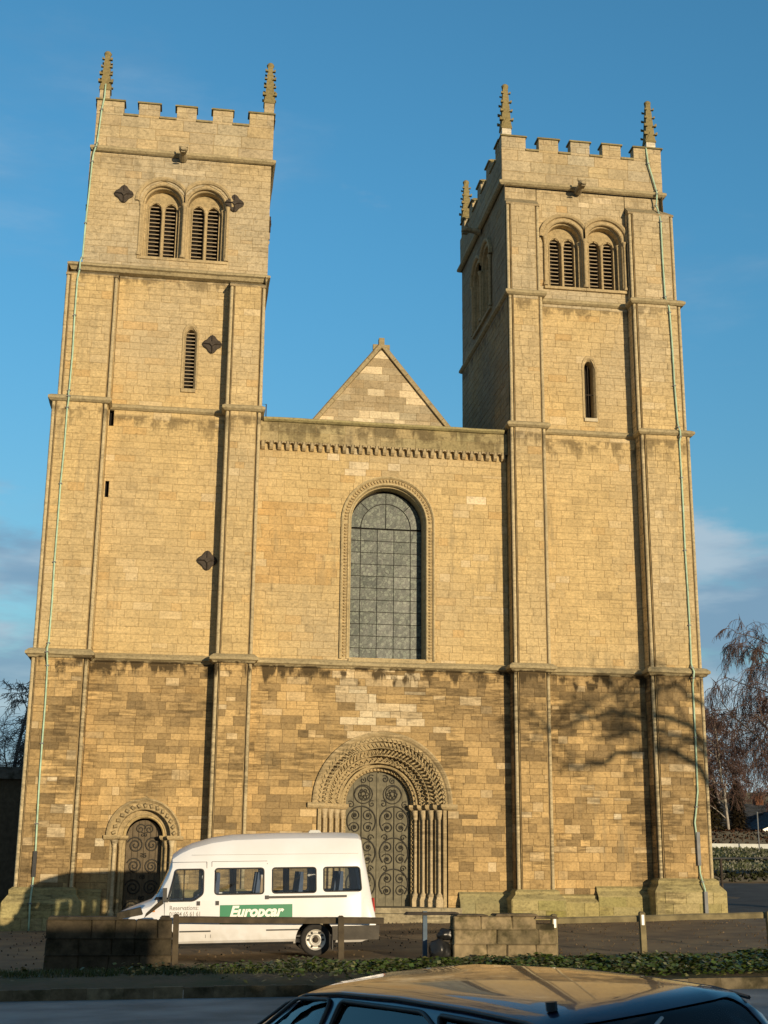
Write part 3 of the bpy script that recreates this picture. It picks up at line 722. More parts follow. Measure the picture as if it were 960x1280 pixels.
# --- left tower
Lc = dict(xc=-1.4, xl=[-4.9, -4.88, -4.73, -4.28], xr=[1.99, 2.0, 2.02, 2.07], yf=[-.62, -.62, -.60, -.06], btop=[7.81, 16.24, 20.72, 0],
    but=[[(-4.9, -3.13), (.79, 1.99)], [(-4.88, -3.07), (.80, 2.0)], [(-4.73, -2.99), (.78, 2.02)], []],
    keys=[21.8, 17.03, 15.57, 16.2, 13.1, 13.65], slopeL=True, slopeR=False, side_shade=False,
    holes=[(-1.66, 21.8, 23.88, .76), (-.16, 21.8, 23.88, .76), (-.47, 17.03, 18.98, .22), (-2.96, 15.57, 16.2, .075, 'rect'), (-2.96, 13.1, 13.65, .06, 'rect'), (-1.15, -.7, 2.28, 1.02)],
    side_holes=[(3.1, 21.8, 23.88, .76), (4.6, 21.8, 23.88, .76)],
    plinths=[(-4.9, -3.13, .76, -.45, -.62, 'L'), (-3.12, -2.33, .70, -.42, .0, 'W'), (.03, .78, .70, -.35, 0, 'W'), (.79, 1.99, .74, -.33, -.62, 'R')],
    px=(-4.17, 2.11), merl=[(-4.17, -3.22), (-2.70, -1.96), (-1.36, -.66), (-.08, .64), (1.23, 2.11)],
    pins=[(-3.93, .1, 29.75, False), (1.93, .1, 29.9, False)], bw=(-1.66, -.16), lancet=(-.47, 17.03, 18.98, .16, True), garg=-1.05,
    plates=[(-3.03, 24.08, -.07), (.82, 24.05, -.07), (.26, 18.69, -.01), (.42, 11.09, -.01)],
    strap=[(-3.9, -.16, 28.3), (-3.97, -.2, 27.25), (-4.06, -.2, 25.9), (-4.08, -.32, 25.7), (-4.2, -.16, 25.2), (-4.27, -.2, 21.6), (-4.30, -.46, 21.25), (-4.33, -.66, 20.5), (-4.33, -.66, 16.5), (-4.33, -.80, 16.25), (-4.36, -.66, 15.9), (-4.39, -.66, 8.1), (-4.39, -.85, 7.8), (-4.36, -.66, 7.4), (-4.33, -.67, 2.6), (-4.31, -.67, .8), (-4.31, -.95, .3), (-4.31, -.95, -.5)],
    casing=[((-4.31, -.67, 1.8), 1.05, True)])
Rc = dict(xc=13.8, xl=[10.55, 10.57, 10.59, 10.61], xr=[17.1, 17.08, 17.0, 16.66], yf=[-.62, -.62, -.60, -.38], btop=[7.81, 16.24, 21.2, 24.82],
    but=[[(10.55, 11.8), (15.25, 17.1)], [(10.57, 11.85), (15.26, 17.08)], [(10.59, 11.85), (15.18, 17.0)], [(10.61, 11.86), (15.22, 16.97)]],
    keys=[21.8, 16.82], slopeL=False, slopeR=True, side_shade=True,
    holes=[(12.88, 21.8, 23.72, .76), (14.38, 21.8, 23.72, .76), (13.66, 16.82, 18.72, .22)],
    side_holes=[(3.1, 21.8, 23.88, .76), (4.6, 21.8, 23.88, .76)],
    plinths=[(10.56, 11.8, .78, -.05, -.62, 'L'), (11.81, 13.3, .62, -.02, .0, 'W'), (13.3, 15.24, .88, .05, .0, 'W'), (15.25, 17.1, 1.15, .08, -.62, 'R')],
    px=(10.54, 16.70), merl=[(10.54, 11.46), (11.96, 12.71), (13.18, 13.92), (14.41, 15.13), (15.63, 16.70)],
    pins=[(10.76, .1, 29.95, True), (16.35, .1, 29.8, True), (10.76, 7.15, 29.8, True)], bw=(12.88, 14.38), lancet=(13.66, 16.82, 18.75, .16, False), garg=13.41,
    plates=[], strap=[(16.1, -.16, 27.7), (16.15, -.2, 27.0), (16.42, -.2, 25.9), (16.42, -.3, 25.7), (16.42, -.16, 25.3), (16.42, -.3, 24.95), (16.44, -.44, 24.5), (16.45, -.44, 21.5), (16.5, -.60, 21.2), (16.52, -.66, 20.8), (16.62, -.66, 16.6), (16.64, -.8, 16.25), (16.65, -.66, 15.9), (16.66, -.66, 8.1), (16.66, -.86, 7.8), (16.66, -.66, 7.4), (16.65, -.66, 3.9), (16.5, -.67, 2.9), (16.6, -.67, 1.3), (16.62, -.95, .8), (16.62, -.95, .0)],
    casing=[((16.57, -.67, 2.6), 1.55, False), ((16.62, -.95, .75), .05, False)])
rootL, wallL, stL = tower('church_tower', 'left-hand church tower, with dark iron tie plates and a louvred slit window, beside the gable', Lc)
# the belfry windows of the right tower spring a little lower: same builder, shifted holes
rootR, wallR, stR = tower('church_tower', 'right-hand church tower with a plain dark slit window and white-based pinnacles', Rc)

# ------------------------------------------------------------------ doorway with ironwork
def spiral(cu, cz, r0, turns, start, hand, y, n=26):
    r0 *= R(.92, 1.06); turns += R(-.12, .12); start += R(-.12, .12); cu += R(-.008, .008); cz += R(-.01, .01)
    return [(cu + hand * r0 * (1 - .86 * t) * math.cos(start + turns * 2 * math.pi * t), y, cz + r0 * (1 - .86 * t) * math.sin(start + turns * 2 * math.pi * t)) for t in [i / n for i in range(n + 1)]]
def ring_pts(cu, cz, r, y, a0=0, a1=2 * math.pi, n=28): return [(cu + r * math.cos(a0 + (a1 - a0) * i / n), y, cz + r * math.sin(a0 + (a1 - a0) * i / n)) for i in range(n + 1)]
def zigzag(mb, uc, sp, r, amp, y, yamp, n, rad, a0=0, a1=math.pi, jamb=None):
    pts = []
    if jamb is not None:
        m = int((sp - jamb) / (math.pi * r / n)); m += m % 2
        for i in range(m): z = jamb + (sp - jamb) * i / m; rr = r + (amp if i % 2 else -amp); pts.append((uc - rr, y + (yamp if i % 2 else -yamp), z))
    for i in range(n + 1):
        a = math.pi - math.pi * i / n; rr = r + (amp if i % 2 else -amp)
        pts.append((uc + rr * math.cos(a), y + (yamp if i % 2 else -yamp), sp + rr * math.sin(a)))
    if jamb is not None:
        for i in range(m - 1, -1, -1): z = jamb + (sp - jamb) * i / m; rr = r + (amp if i % 2 else -amp); pts.append((uc + rr, y + (yamp if i % 2 else -yamp), z))
    mb.tube(pts, rad, 5)
def billets(mb, uc, sp, r, y, n, half, dep, jamb=None, step=None, twist=.35, radial=None):
    """small carved wedges set round the arch (and down the jambs)"""
    spots = [(uc + r * math.cos(math.pi * (i + .5) / n), sp + r * math.sin(math.pi * (i + .5) / n), math.pi * (i + .5) / n) for i in range(n)]
    if jamb is not None:
        m = int((sp - jamb) / step)
        for i in range(m):
            z = jamb + (i + .5) * step; spots += [(uc - r, z, math.pi), (uc + r, z, 0)]
    rad = radial or half * 1.5
    for u, z, a in spots:
        e = Vector((math.cos(a + twist), 0, math.sin(a + twist))); t = Vector((-math.sin(a + twist), 0, math.cos(a + twist))); c = Vector((u, y, z))
        b = [c + e * sx * rad + t * sy * half for sx, sy in ((-1, -1), (1, -1), (1, 1), (-1, 1))]; tp = [c + Vector((0, -dep, 0)) + (p - c) * .45 for p in b]
        b = [tuple(p) for p in b]; tp = [tuple(p) for p in tp]
        mb.poly(tp)
        for i in range(4): j = (i + 1) % 4; mb.poly([b[i], b[j], tp[j], tp[i]])
root = thing('church', 'gabled front between the two towers, tall arched window above its great doorway', 'church', (6.3, 0, G(6.3, 0)))
stones = []; back = MB((.30, .22, .11))
NX0, NX1 = 1.985, 10.56
Gz = -.5
keys = [Gz, 7.81, 8.05, 15.3]
zs = courses(Gz, 7.81, (.17, .30)); zs += [8.05] + courses(8.05, 15.3, (.22, .29))[1:]
lay_wall(FRONT, 0, zs, NX0, NX1, [(6.43, 8.05, 12.68, 1.42), (6.33, Gz, 3.38, 2.12)], stones, back, lr=(.24, .74))
up_t = lambda x, z: sc_(mixc_((.44, .35, .19), (.33, .28, .14), min(1, max(0, .4 + nz3(x * .5, 1, z)))), .92, 1.06)
lay_wall(FRONT, -.17, courses(15.3, 16.0, (.3, .36)), NX0, NX1, (), stones, back, lr=(.5, 1.1), tintf=up_t)
back.box(NX0, NX1, -.138, .4, 15.28, 16.0)
gy = 2.0
def gl(z): return 4.24 + (z - 17.0) * (6.42 - 4.24) / 2.74
def gr(z): return 8.70 - (z - 17.0) * (8.70 - 6.42) / 2.74
gt = lambda x, z: sc_(PALE if random.random() < .22 else mixc_(GREY, BRN, R(.1, .6)), .9, 1.1)
lay_wall(FRONT, gy, courses(15.5, 19.7, (.25, .33)), gl, gr, (), stones, back, lr=(.35, .8), tintf=gt)
back.box(NX0, NX1, .035, .9, 15.2, 16.0); 
back.poly([(2.0, .9, 16.0), (10.5, .9, 16.0), (10.5, 30, 16.0), (2.0, 30, 16.0)])
wall = back.build('wall', MORTAR, root)
emit_stones(stones, root, wall)
emit_stones(stL, rootL, wallL); emit_stones(stR, rootR, wallR)
mb = MB((.36, .31, .15)); mb.plansweep([(NX0 + .12, -.17), (NX1 - .12, -.17)], [(-.02, -.06), (.07, -.04), (.14, .02), (.14, .08), (.05, .12), (-.5, .16), (-1.2, .16)], 16.02); mb.build('cornice', STONE, root)
mb = MB((.40, .33, .19)); mb.plansweep([(NX0 + .02, 0), (NX1 - .02, 0)], STR_PROF, 7.81); mb.build('string_course', STONE, root)
mb = MB((.44, .35, .2)); n = 31; w = (NX1 - NX0) / n            # corbel table: rounded corbels with little arches between
for i in range(n):
    c = NX0 + (i + .5) * w
    mb.box(c - .06, c + .06, -.16, .02, 15.10, 15.22); mb.box(c - .06, c + .06, -.08, .02, 15.03, 15.10, top=(c - .06, c + .06, -.16, .02))
    pts = ring_pts(c + w / 2, 15.17, w / 2 - .045, -.165, math.pi, 0, 6)
    for a, b in zip(pts, pts[1:]): mb.poly([a, b, (b[0], -.165, 15.31), (a[0], -.165, 15.31)]); mb.poly([a, b, (b[0], .01, b[2]), (a[0], .01, a[2])])
    mb.poly([(c - .0655, -.165, 15.15), (c + .0655, -.165, 15.15), (c + .0655, -.165, 15.31), (c - .0655, -.165, 15.31)])
mb.build('corbel_table', STONE, root, kind='stuff')
mb = MB((.38, .31, .18))                                         # gable coping and cross stump
for (a, b) in (((gl(16.0), 16.0), (6.42, 19.82)), ((6.44, 19.82), (gr(16.0), 16.0))):
    d = Vector((b[0] - a[0], 0, b[1] - a[1])); L_ = d.length; d.normalize(); nn = Vector((-d.z, 0, d.x))
    for j in range(7):
        p = Vector((a[0], 0, a[1])) + d * L_ * j / 7; q = Vector((a[0], 0, a[1])) + d * (L_ * (j + 1) / 7 - .012)
        rows = []
        for c in (p, q): rows.append([tuple(c + nn * h + Vector((0, yy, 0))) for h, yy in ((-.03, gy - .11), (.10, gy - .11), (.15, gy - .04), (.15, gy + .3), (-.03, gy + .3))])
        mb.grid(rows, True, smooth=False, cap=True)
cop = mb.build('gable_coping', STONE, root)
mb = MB((.33, .27, .15)); mb.box(6.33, 6.53, gy - .08, gy + .15, 19.75, 20.16); mb.box(6.12, 6.74, gy + .0, gy + .12, 19.72, 19.93); mb.build('cross_stump', STONE, root)
mb = MB((.2, .2, .2)); mb.poly([(gl(15.9), gy + .2, 15.9), (6.42, gy + .2, 19.75), (6.42, 34, 19.75), (gl(15.9), 34, 15.9)]); mb.poly([(gr(15.9), gy + .2, 15.9), (6.42, gy + .2, 19.75), (6.42, 34, 19.75), (gr(15.9), 34, 15.9)]); mb.poly([(gl(15.9), 34, 15.9), (gr(15.9), 34, 15.9), (6.42, 34, 19.75)])
mb.box(2, 10.56, 7.0, 34, -.5, 15.9); mb.build('nave_roof', LEAD, root)
mb = MB(); mb.tube([(2.02, .3, 16.2), (2.02, .3, 16.75), (2.2, .3, 16.75), (2.2, .3, 16.2)], .02, 6); mb.build('access_hoop', IRON, root)

# great window
UC = 6.43
mb = MB((.50, .40, .22))
mb.archsweep(UC, 8.0, 12.68, [(1.60, .0), (1.60, -.07), (1.56, -.09), (1.52, -.05), (1.50, -.01), (1.38, -.01), (1.36, -.05), (1.31, -.05), (1.28, .02), (1.28, .10), (1.24, .13), (1.24, .64)], n=40)
mb.archsweep(UC, 8.0, 12.68, [(1.62, .03), (1.34, .031)], n=30, tint=(.35, .28, .16))
mb.box(UC - 1.30, UC + 1.30, -.12, .8, 7.90, 8.02, top=(UC - 1.28, UC + 1.28, -.04, .8))
win = mb.build('great_window', STONE, root, origin=(UC, 0, 8.0))
mb = MB((.48, .37, .2)); billets(mb, UC, 12.68, 1.44, -.01, 42, .038, .06, jamb=8.05, step=.108, radial=.062); mb.build('carved_billets', STONE, win, kind='stuff')
YG = .56
zr = [8.05 + i * (12.55 - 8.05) / 11 for i in range(12)]
def pane(pts):
    c = [sum(p[i] for p in pts) / len(pts) for i in (0, 1)]; a1, a2 = R(-.02, .02), R(-.02, .02)
    mb = MB(); mb.poly([(p[0], YG + a1 * (p[0] - c[0]) + a2 * (p[1] - c[1]), p[1]) for p in pts]); mb.poly([(p[0], YG + .03, p[1]) for p in pts])
    mb.build('pane', GLASSLEAD, win, origin=(c[0], YG, c[1]))
barm = MB()
hx = 1.25; ix = .86
def bar(p, q, r=.008): barm.tube([(p[0], YG - .02, p[1]), (q[0], YG - .02, q[1])], r, 4)
for i in range(11):
    cols = [-hx, -ix, -ix / 3, ix / 3, ix, hx] if i else [-hx, -ix, -ix / 3, ix / 3, ix, hx]
    for a, b in zip(cols, cols[1:]): pane([(UC + a + .01, zr[i] + .01), (UC + b - .01, zr[i] + .01), (UC + b - .01, zr[i + 1] - .01), (UC + a + .01, zr[i + 1] - .01)])
    bar((UC - hx, zr[i + 1]), (UC + hx, zr[i + 1]))
    if i == 0: bar((UC - ix / 3, zr[0]), (UC - ix / 3, zr[1])); bar((UC + ix / 3, zr[0]), (UC + ix / 3, zr[1]))
bar((UC - ix, 8.05), (UC - ix, 12.6)); bar((UC + ix, 8.05), (UC + ix, 12.6))
zsr = 12.60
for k in range(4):
    a0, a1 = math.pi * k / 4, math.pi * (k + 1) / 4
    o_ = ring_pts(UC, zsr, 1.24, 0, a0 + .01, a1 - .01, 8); i_ = ring_pts(UC, zsr, ix + .01, 0, a1 - .01, a0 + .01, 8)
    pane([(p[0], p[2]) for p in o_ + i_])
pane([(p[0], p[2]) for p in ring_pts(UC, zsr, ix - .01, 0, 0, math.pi, 16)])
for k in (1, 2, 3):
    a = math.pi * k / 4; bar((UC + ix * math.cos(a), zsr + ix * math.sin(a)), (UC + 1.24 * math.cos(a), zsr + 1.24 * math.sin(a)))
barm.tube([(p[0], YG - .02, p[2]) for p in ring_pts(UC, zsr, ix, 0, 0, math.pi, 24)], .012, 4)
bar((UC, zsr), (UC, zsr + ix), .01)
barm.build('saddle_bars', IRONDOOR, win)
mb = MB(); mb.box(UC - 1.4, UC + 1.4, YG + .1, YG + .12, 7.9, 14.1); mb.build('dark_interior', VOID, win)

# great doorway
PU, PZ, PB = 6.33, 3.38, .20
DT = (.46, .36, .20)
mb = MB(DT)
steps = [(2.27, .0), (2.27, -.09), (2.22, -.11), (2.15, -.07), (2.10, -.02), (1.97, -.02), (1.97, .22), (1.75, .22), (1.75, .45), (1.53, .45), (1.53, .68), (1.31, .68), (1.31, .92), (1.08, .92), (1.08, 1.15)]
mb.archsweep(PU, PZ, PZ, steps, n=44, jamb=False); mb.archsweep(PU, PZ, PZ, [(2.4, .03), (2.05, .031)], n=30, jamb=False)
mb.archsweep(PU, Gz, PZ - .15, [(2.08, .0), (2.0, -.02), (1.97, -.02), (1.97, .22), (1.75, .22), (1.75, .45), (1.53, .45), (1.53, .68), (1.31, .68), (1.31, .92), (1.08, .92), (1.08, 1.15)], jamb='only')
door = mb.build('great_doorway', STONE, root, origin=(PU, 0, PB))
for s in (-1, 1):                                                # impost band follows the steps
    mb = MB(DT); st_ = [(2.42, -.03), (1.97, -.03), (1.97, .22), (1.75, .22), (1.75, .45), (1.53, .45), (1.53, .68), (1.31, .68), (1.31, .92), (1.08, .92), (1.08, 1.12)]
    path = [(PU + s * a, b) for a, b in st_]
    if s > 0: path = path[::-1]
    mb.plansweep(path, [(-.02, -.14), (.05, -.10), (.09, -.04), (.09, .05), (-.02, .05)], PZ - .05); mb.build('impost', STONE, door)
for j, (r_, y_) in enumerate(((1.86, .115), (1.64, .345), (1.42, .575), (1.20, .80))):
    for s in (-1, 1):
        mb = MB((.52, .42, .26)); u = PU + s * r_
        mb.box(u - .12, u + .12, y_ - .12, y_ + .10, PB - .4, PB + .22); mb.box(u - .12, u + .12, y_ - .12, y_ + .10, PB + .22, PB + .32, top=(u - .08, u + .08, y_ - .08, y_ + .08))
        mb.lathe(u, y_, [(.11, PB + .31), (.11, PB + .36), (.07, PB + .40), (.050, PB + .45), (.050, PZ - .48), (.07, PZ - .46), (.07, PZ - .43), (.075, PZ - .40), (.115, PZ - .22), (.12, PZ - .18)], 12)
        mb.build('shaft', STONE, door, origin=(u, y_, PB))
mb = MB((.47, .37, .2))                                          # carved orders
zigzag(mb, PU, PZ, 2.045, .042, -.045, .02, 80, .022)
billets(mb, PU, PZ, 1.87, -.02, 44, .036, .05, radial=.085, twist=.55)
mb.archsweep(PU, PZ, PZ, [(1.78, .0), (1.765, -.03), (1.75, .0)], n=40, jamb=False, smooth=True)
billets(mb, PU, PZ, 1.65, .215, 40, .036, .06, radial=.09, twist=-.55)
mb.archsweep(PU, PZ, PZ, [(1.56, .23), (1.545, .20), (1.53, .23)], n=40, jamb=False, smooth=True)
zigzag(mb, PU, PZ, 1.43, .055, .44, .02, 50, .026)
mb.archsweep(PU, PZ, PZ, [(1.34, .45), (1.325, .42), (1.31, .46)], n=40, jamb=False, smooth=True)
mb.archsweep(PU, PZ, PZ, [(1.26, .66), (1.22, .64), (1.18, .66), (1.18, .70)], n=40, jamb=False, smooth=True)
billets(mb, PU, PZ, 1.12, .93, 30, .03, .07, jamb=PB + .3, step=.13, radial=.045, twist=.4)
mb.build('carved_orders', STONE, door, kind='stuff')
def leafshape(uc, r, sp, zb, s, n=14):                           # half of a round-headed door
    pts = [(uc, zb), (uc + s * r, zb), (uc + s * r, sp)]
    for i in range(1, n + 1): a = math.pi / 2 * i / n; pts.append((uc + s * r * math.cos(a), sp + r * math.sin(a)))
    return pts
def plank_leaf(parent, name, uc, r, sp, zb, s, y, n, m):
    leafo = None; w = r / n
    frame = MB(); frame.box(min(uc, uc + s * r), max(uc, uc + s * r), y + .05, y + .08, zb, sp)
    leafo = frame.build(name, m, parent, origin=(uc + s * r / 2, y, zb))
    for i in range(n):
        a, b = i * w + .006, (i + 1) * w - .006
        za = sp + math.sqrt(max(0, r * r - a * a)); zb2 = sp + math.sqrt(max(0, r * r - min(b, r) ** 2))
        pts = [(uc + s * a, zb), (uc + s * b, zb), (uc + s * b, zb2), (uc + s * (a + b) / 2, sp + math.sqrt(max(0, r * r - ((a + b) / 2) ** 2))), (uc + s * a, za)]
        mb = MB(); yy = y + R(-.004, .004); mb.poly([(p[0], yy, p[1]) for p in pts])
        for j in range(5): k = (j + 1) % 5; mb.poly([(pts[j][0], yy, pts[j][1]), (pts[k][0], yy, pts[k][1]), (pts[k][0], yy + .05, pts[k][1]), (pts[j][0], yy + .05, pts[j][1])])
        mb.build('plank', m, leafo, origin=(uc + s * (a + b) / 2, y, zb))
    return leafo
YD = 1.12
for s in (-1, 1):
    lf = plank_leaf(root, 'door_leaf', PU + s * .012, 1.06, PZ, PB, s, YD, 4, OAK)
    iw = MB(); yy = YD - .02; cu = PU + s * .54
    for cz in (2.86, 1.86, .88):
        iw.tube(ring_pts(cu, cz, .47, yy, -.7, math.pi + .7), .021, 5)
        for a in (-1, 1):
            for b in (-1, 1):
                iw.tube(spiral(cu + a * .22, cz + b * .19 - .02, .185, 1.6, R(0, 1), a, yy), .017, 5); iw.tube(ring_pts(cu + a * .22, cz + b * .19 - .02, .035, yy, n=6), .02, 4)
        iw.tube([(cu, yy, cz - .5), (cu, yy, cz + .44)], .014, 4)
    iw.tube(spiral(cu - s * .06, 3.72, .29, 1.7, 0, s, yy), .021, 5); iw.tube(ring_pts(cu - s * .06, 3.72, .3, yy), .018, 5)
    for i in range(6): a = i * 1.05; iw.tube(ring_pts(cu - s * .06 + .12 * math.cos(a), 3.72 + .12 * math.sin(a), .05, yy, n=8), .012, 4)
    iw.tube(spiral(cu - s * .30, 4.22, .13, 1.3, 1, -s, yy), .017, 5); iw.tube(spiral(cu - s * .05, 4.16, .10, 1.3, 2, s, yy), .015, 5)
    iw.tube(spiral(cu + s * .35, 3.38, .12, 1.3, 1, s, yy), .016, 5); iw.tube(spiral(cu - s * .35, 3.40, .12, 1.3, 1, -s, yy), .016, 5)
    for cz in (2.34, 1.36): iw.tube(spiral(cu + .3, cz, .11, 1.2, 0, 1, yy), .014, 4); iw.tube(spiral(cu - .3, cz, .11, 1.2, 0, -1, yy), .014, 4)
    iw.build('ironwork', IRONDOOR, lf)
mb = MB(); mb.box(PU - .035, PU + .035, YD - .035, YD, PB, PZ + 1.02); mb.build('door_mullion', OAK, root)
mb = MB((.36, .31, .2)); mb.box(PU - 2.45, PU + 2.45, -.55, 1.2, -.6, PB); mb.box(PU - 2.9, PU + 2.9, -1.05, -.55, -.7, PB - .16); mb.build('doorstep', STONE, root)
# nave plinth either side of the doorway
for a, b in ((2.0, PU - 2.46), (PU + 2.46, 10.54)):
    mb = MB((.34, .30, .15)); mb.plansweep([(a, 0), (b, 0)], [(.25, -.6), (.25, .35), (.1, .55), (.1, .62), (0, .68), (-.1, .68)], 0); po = mb.build('plinth', STONE, root)
    ps = []; lay_wall(FRONT, -.268, [-.45, -.02, .34], a, b, (), ps, None, lr=(.45, 1.0), thick=.02, tintf=lambda x, z: sc_((.35, .31, .16), .85, 1.1), gap=.016)
    for s in ps: m_ = MB(); put_stone(m_, s); m_.build('plinth_block', STONE, po, origin=s['c'])

# small doorway in the left tower
SU, SZ = -1.15, 2.28
mb = MB((.45, .35, .19))
mb.archsweep(SU, SZ, SZ, [(1.15, .0), (1.15, -.09), (1.10, -.11), (1.05, -.05), (1.02, -.02), (.82, .0), (.80, .04), (.80, .30), (.72, .31), (.66, .30), (.62, .34), (.56, .36), (.56, .75)], n=30, jamb=False)
mb.archsweep(SU, -.6, SZ - .1, [(1.02, .0), (.96, -.01), (.80, -.01), (.80, .30), (.60, .30), (.56, .34), (.56, .75)], jamb='only')
for s in (-1, 1):
    mb.lathe(SU + s * .87, -.06, [(.10, -.35), (.10, .02), (.07, .08), (.058, .12), (.058, SZ - .35), (.075, SZ - .33), (.065, SZ - .3), (.11, SZ - .14), (.115, SZ - .12)], 10, tint=(.58, .48, .3))
    mb.lathe(SU + s * .70, .17, [(.09, -.35), (.09, .02), (.06, .08), (.05, .12), (.05, SZ - .35), (.10, SZ - .14), (.10, SZ - .12)], 10)
    path = [(SU + s * a, b) for a, b in ((1.22, -.02), (.80, -.02), (.80, .30), (.56, .30), (.56, .6))]
    if s > 0: path = path[::-1]
    mb.plansweep(path, [(-.02, -.1), (.06, -.06), (.09, 0), (.09, .05), (-.02, .05)], SZ - .03)
mb.archsweep(SU, SZ, SZ, [(1.28, .03), (.9, .031)], n=24, jamb=False)
sd = mb.build('side_doorway', STONE, rootL, origin=(SU, 0, -.2))
mb = MB((.42, .33, .18)); billets(mb, SU, SZ, .93, -.01, 15, .06, .09, radial=.075, twist=.5); mb.archsweep(SU, SZ, SZ, [(.64, .28), (.60, .26), (.575, .29)], n=24, jamb=False, tint=(.55, .42, .2))
mb.build('carved_leaves', STONE, sd, kind='stuff')
for s in (-1, 1): lf = plank_leaf(rootL, 'door_leaf', SU, .55, SZ - .05, -.5, s, .66, 3, DARKOAK)
iw = MB(); yy = .64
for cz in (2.02, 1.38, .74, .1):
    for a in (-1, 1): iw.tube(spiral(SU + a * .26, cz, .25, 2.1, .3, a, yy), .021, 5); iw.tube(spiral(SU + a * .05, cz + .31, .07, 1.2, 1, a, yy), .014, 4)
iw.tube(spiral(SU - .12, 2.5, .17, 1.5, 0, 1, yy), .017, 5); iw.tube(spiral(SU + .15, 2.5, .15, 1.5, 0, -1, yy), .017, 5)
iw.build('ironwork', IRONDOOR, sd)
mb = MB((.34, .29, .18)); mb.box(SU - 1.2, SU + 1.2, -.5, .8, -.9, -.30); mb.build('doorstep', STONE, rootL)
# ------------------------------------------------------------------ ground, verge, kerb, road
def sheet(name, us, ts, fn, m, kind='structure'):
    rows = [[fn(u, t) for u in us] for t in ts]
    mb = MB(); mb.grid(rows, smooth=True)
    o = mb.build(name, m); o['kind'] = kind; return o
GRAVEL = mat('trodden_gravel', (.28, .20, .105), .95, .3, .9, .5, 6, col2=(.15, .105, .06))
SOIL = mat('verge_soil', (.12, .085, .045), .95, .3, 1.2, .8, 9, col2=(.055, .065, .022))
ASPH = mat('worn_asphalt', (.38, .375, .36), .9, .3, .6, .4, 40, col2=(.19, .19, .18))
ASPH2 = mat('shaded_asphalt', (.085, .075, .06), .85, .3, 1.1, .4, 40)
TURF = mat('mown_turf', (.11, .13, .035), .95, .3, .6, .6, 7, col2=(.09, .10, .03))
xs = sorted(set([-400, -200, -90, -50, -30, -20] + [-16 + .6 * i for i in range(76)] + [32, 36, 40, 50, 70, 100, 200, 400]))
ts = [0, .5, 1, 1.6, 2.2, 2.8, 3.4, 4] + [4.5 + .6 * i for i in range(30)] + [24 + 1.5 * i for i in range(24)] + [65, 80, 110, 200, 400, 900]
def gfn(x, t):
    y = YK(min(60, max(-60, x))) + t; b = .035 * nz3(x * .5, y * .5, 2) + .02 * nz3(x * 1.7, y * 1.7, 5)
    return (x, y, G(x, y) - .02 + (b if -14 < x < 24 and t > 1 else 0))
sheet('ground', xs, ts, gfn, GRAVEL)
def verge_depth(x): return 3.0 + .35 * nz3(x * .4, 1, 8) + (0.25 if x > 4 else 0)
xv = [-40 + .5 * i for i in range(160)]
sheet('verge', xv, [i / 12 for i in range(13)], lambda x, t: (x, YK(x) + .02 + t * verge_depth(x), G(x, YK(x) + t * verge_depth(x)) + .012 + .10 * math.sin(math.pi * min(1, t)) + .03 * nz3(x * 1.3, t * 3, 1)), SOIL)
sheet('road', [-400, -150, -60] + [-30 + 2 * i for i in range(36)] + [60, 150, 400], [0, .4, 1, 2, 3, 4, 6, 8, 10, 14, 18, 24, 40, 120, 500], lambda x, t: (x, YK(min(60, max(-60, x))) - t, GR(min(60, max(-60, x)), YK(min(60, max(-60, x))) - t) ), ASPH)
kb = MB((.17, .15, .10)); x = -14.0; kroot = None
kroot = bpy.data.objects.new('kerb', None); COL.objects.link(kroot); kroot.location = (0, YK(0), G(0, YK(0)) - .16); kroot['kind'] = 'structure'; WL['kerb'] = kroot.location.copy()
while x < 22:
    L_ = R(.5, .66); a, b = x, x + L_ - .003; jy = R(-.006, .006); jz = R(-.008, .008)
    mb = MB(sc_((.17, .135, .08), .55, 1.3))
    P8 = [];
    for z0 in (-.30, .02):
        for (u, t) in ((a, -.02), (b, -.02), (b, .16), (a, .16)):
            y = YK(u) + t + jy; P8.append((u, y, G(u, YK(u)) + z0 + jz + .005))
    mb.v = P8
    for q in ((0, 1, 2, 3), (4, 5, 6, 7), (0, 1, 5, 4), (1, 2, 6, 5), (2, 3, 7, 6), (3, 0, 4, 7)): mb.f.append(q); mb.t.append(mb.tint); mb.m.append(0); mb.sm.append(False)
    mb.build('kerb_stone', ROUGHST, kroot, origin=P8[0]); x += L_
# ivy and grass on the verge
LEAFM = tint_mat('leaf_green', .45, 20, .0)
rl = random.Random(3)
mb = MB(); 
for i in range(34000):
    x = rl.uniform(-1.0, 17) if rl.random() < .92 else rl.uniform(-7, 4); t = rl.random() * 1.12 + .02
    dens = smooth(.5, 5, x) * .93 + .07
    if rl.random() > dens: continue
    if t < .5 and x < 6 and rl.random() < .75: continue
    y = YK(x) + .1 + t * verge_depth(x); g = G(x, y) + .05 + .10 * math.sin(math.pi * t)
    z = g + rl.uniform(.0, .20) * (.5 + .5 * abs(nz3(x * 1.2, y * 1.2, 3)) * 2)
    s_ = rl.uniform(.03, .065); a = rl.uniform(0, 6.28); tl = rl.uniform(-.9, .9)
    d = Vector((math.cos(a), math.sin(a), tl * .5)); e = Vector((-math.sin(a), math.cos(a), rl.uniform(-.7, .7))); c = Vector((x, y, z))
    k = rl.uniform(.6, 1.3); col = (.07 * k, .11 * k, .022 * k) if rl.random() < .85 else (.2 * k, .2 * k, .08 * k)
    mb.poly([tuple(c - d * s_), tuple(c - e * s_ * .8), tuple(c + d * s_), tuple(c + e * s_ * .8)], col)
o = mb.build('ivy_ground_cover', LEAFM, kind='stuff'); tag(o, 'low glossy ivy covering the verge in front of the rail', 'ivy')
mb = MB()
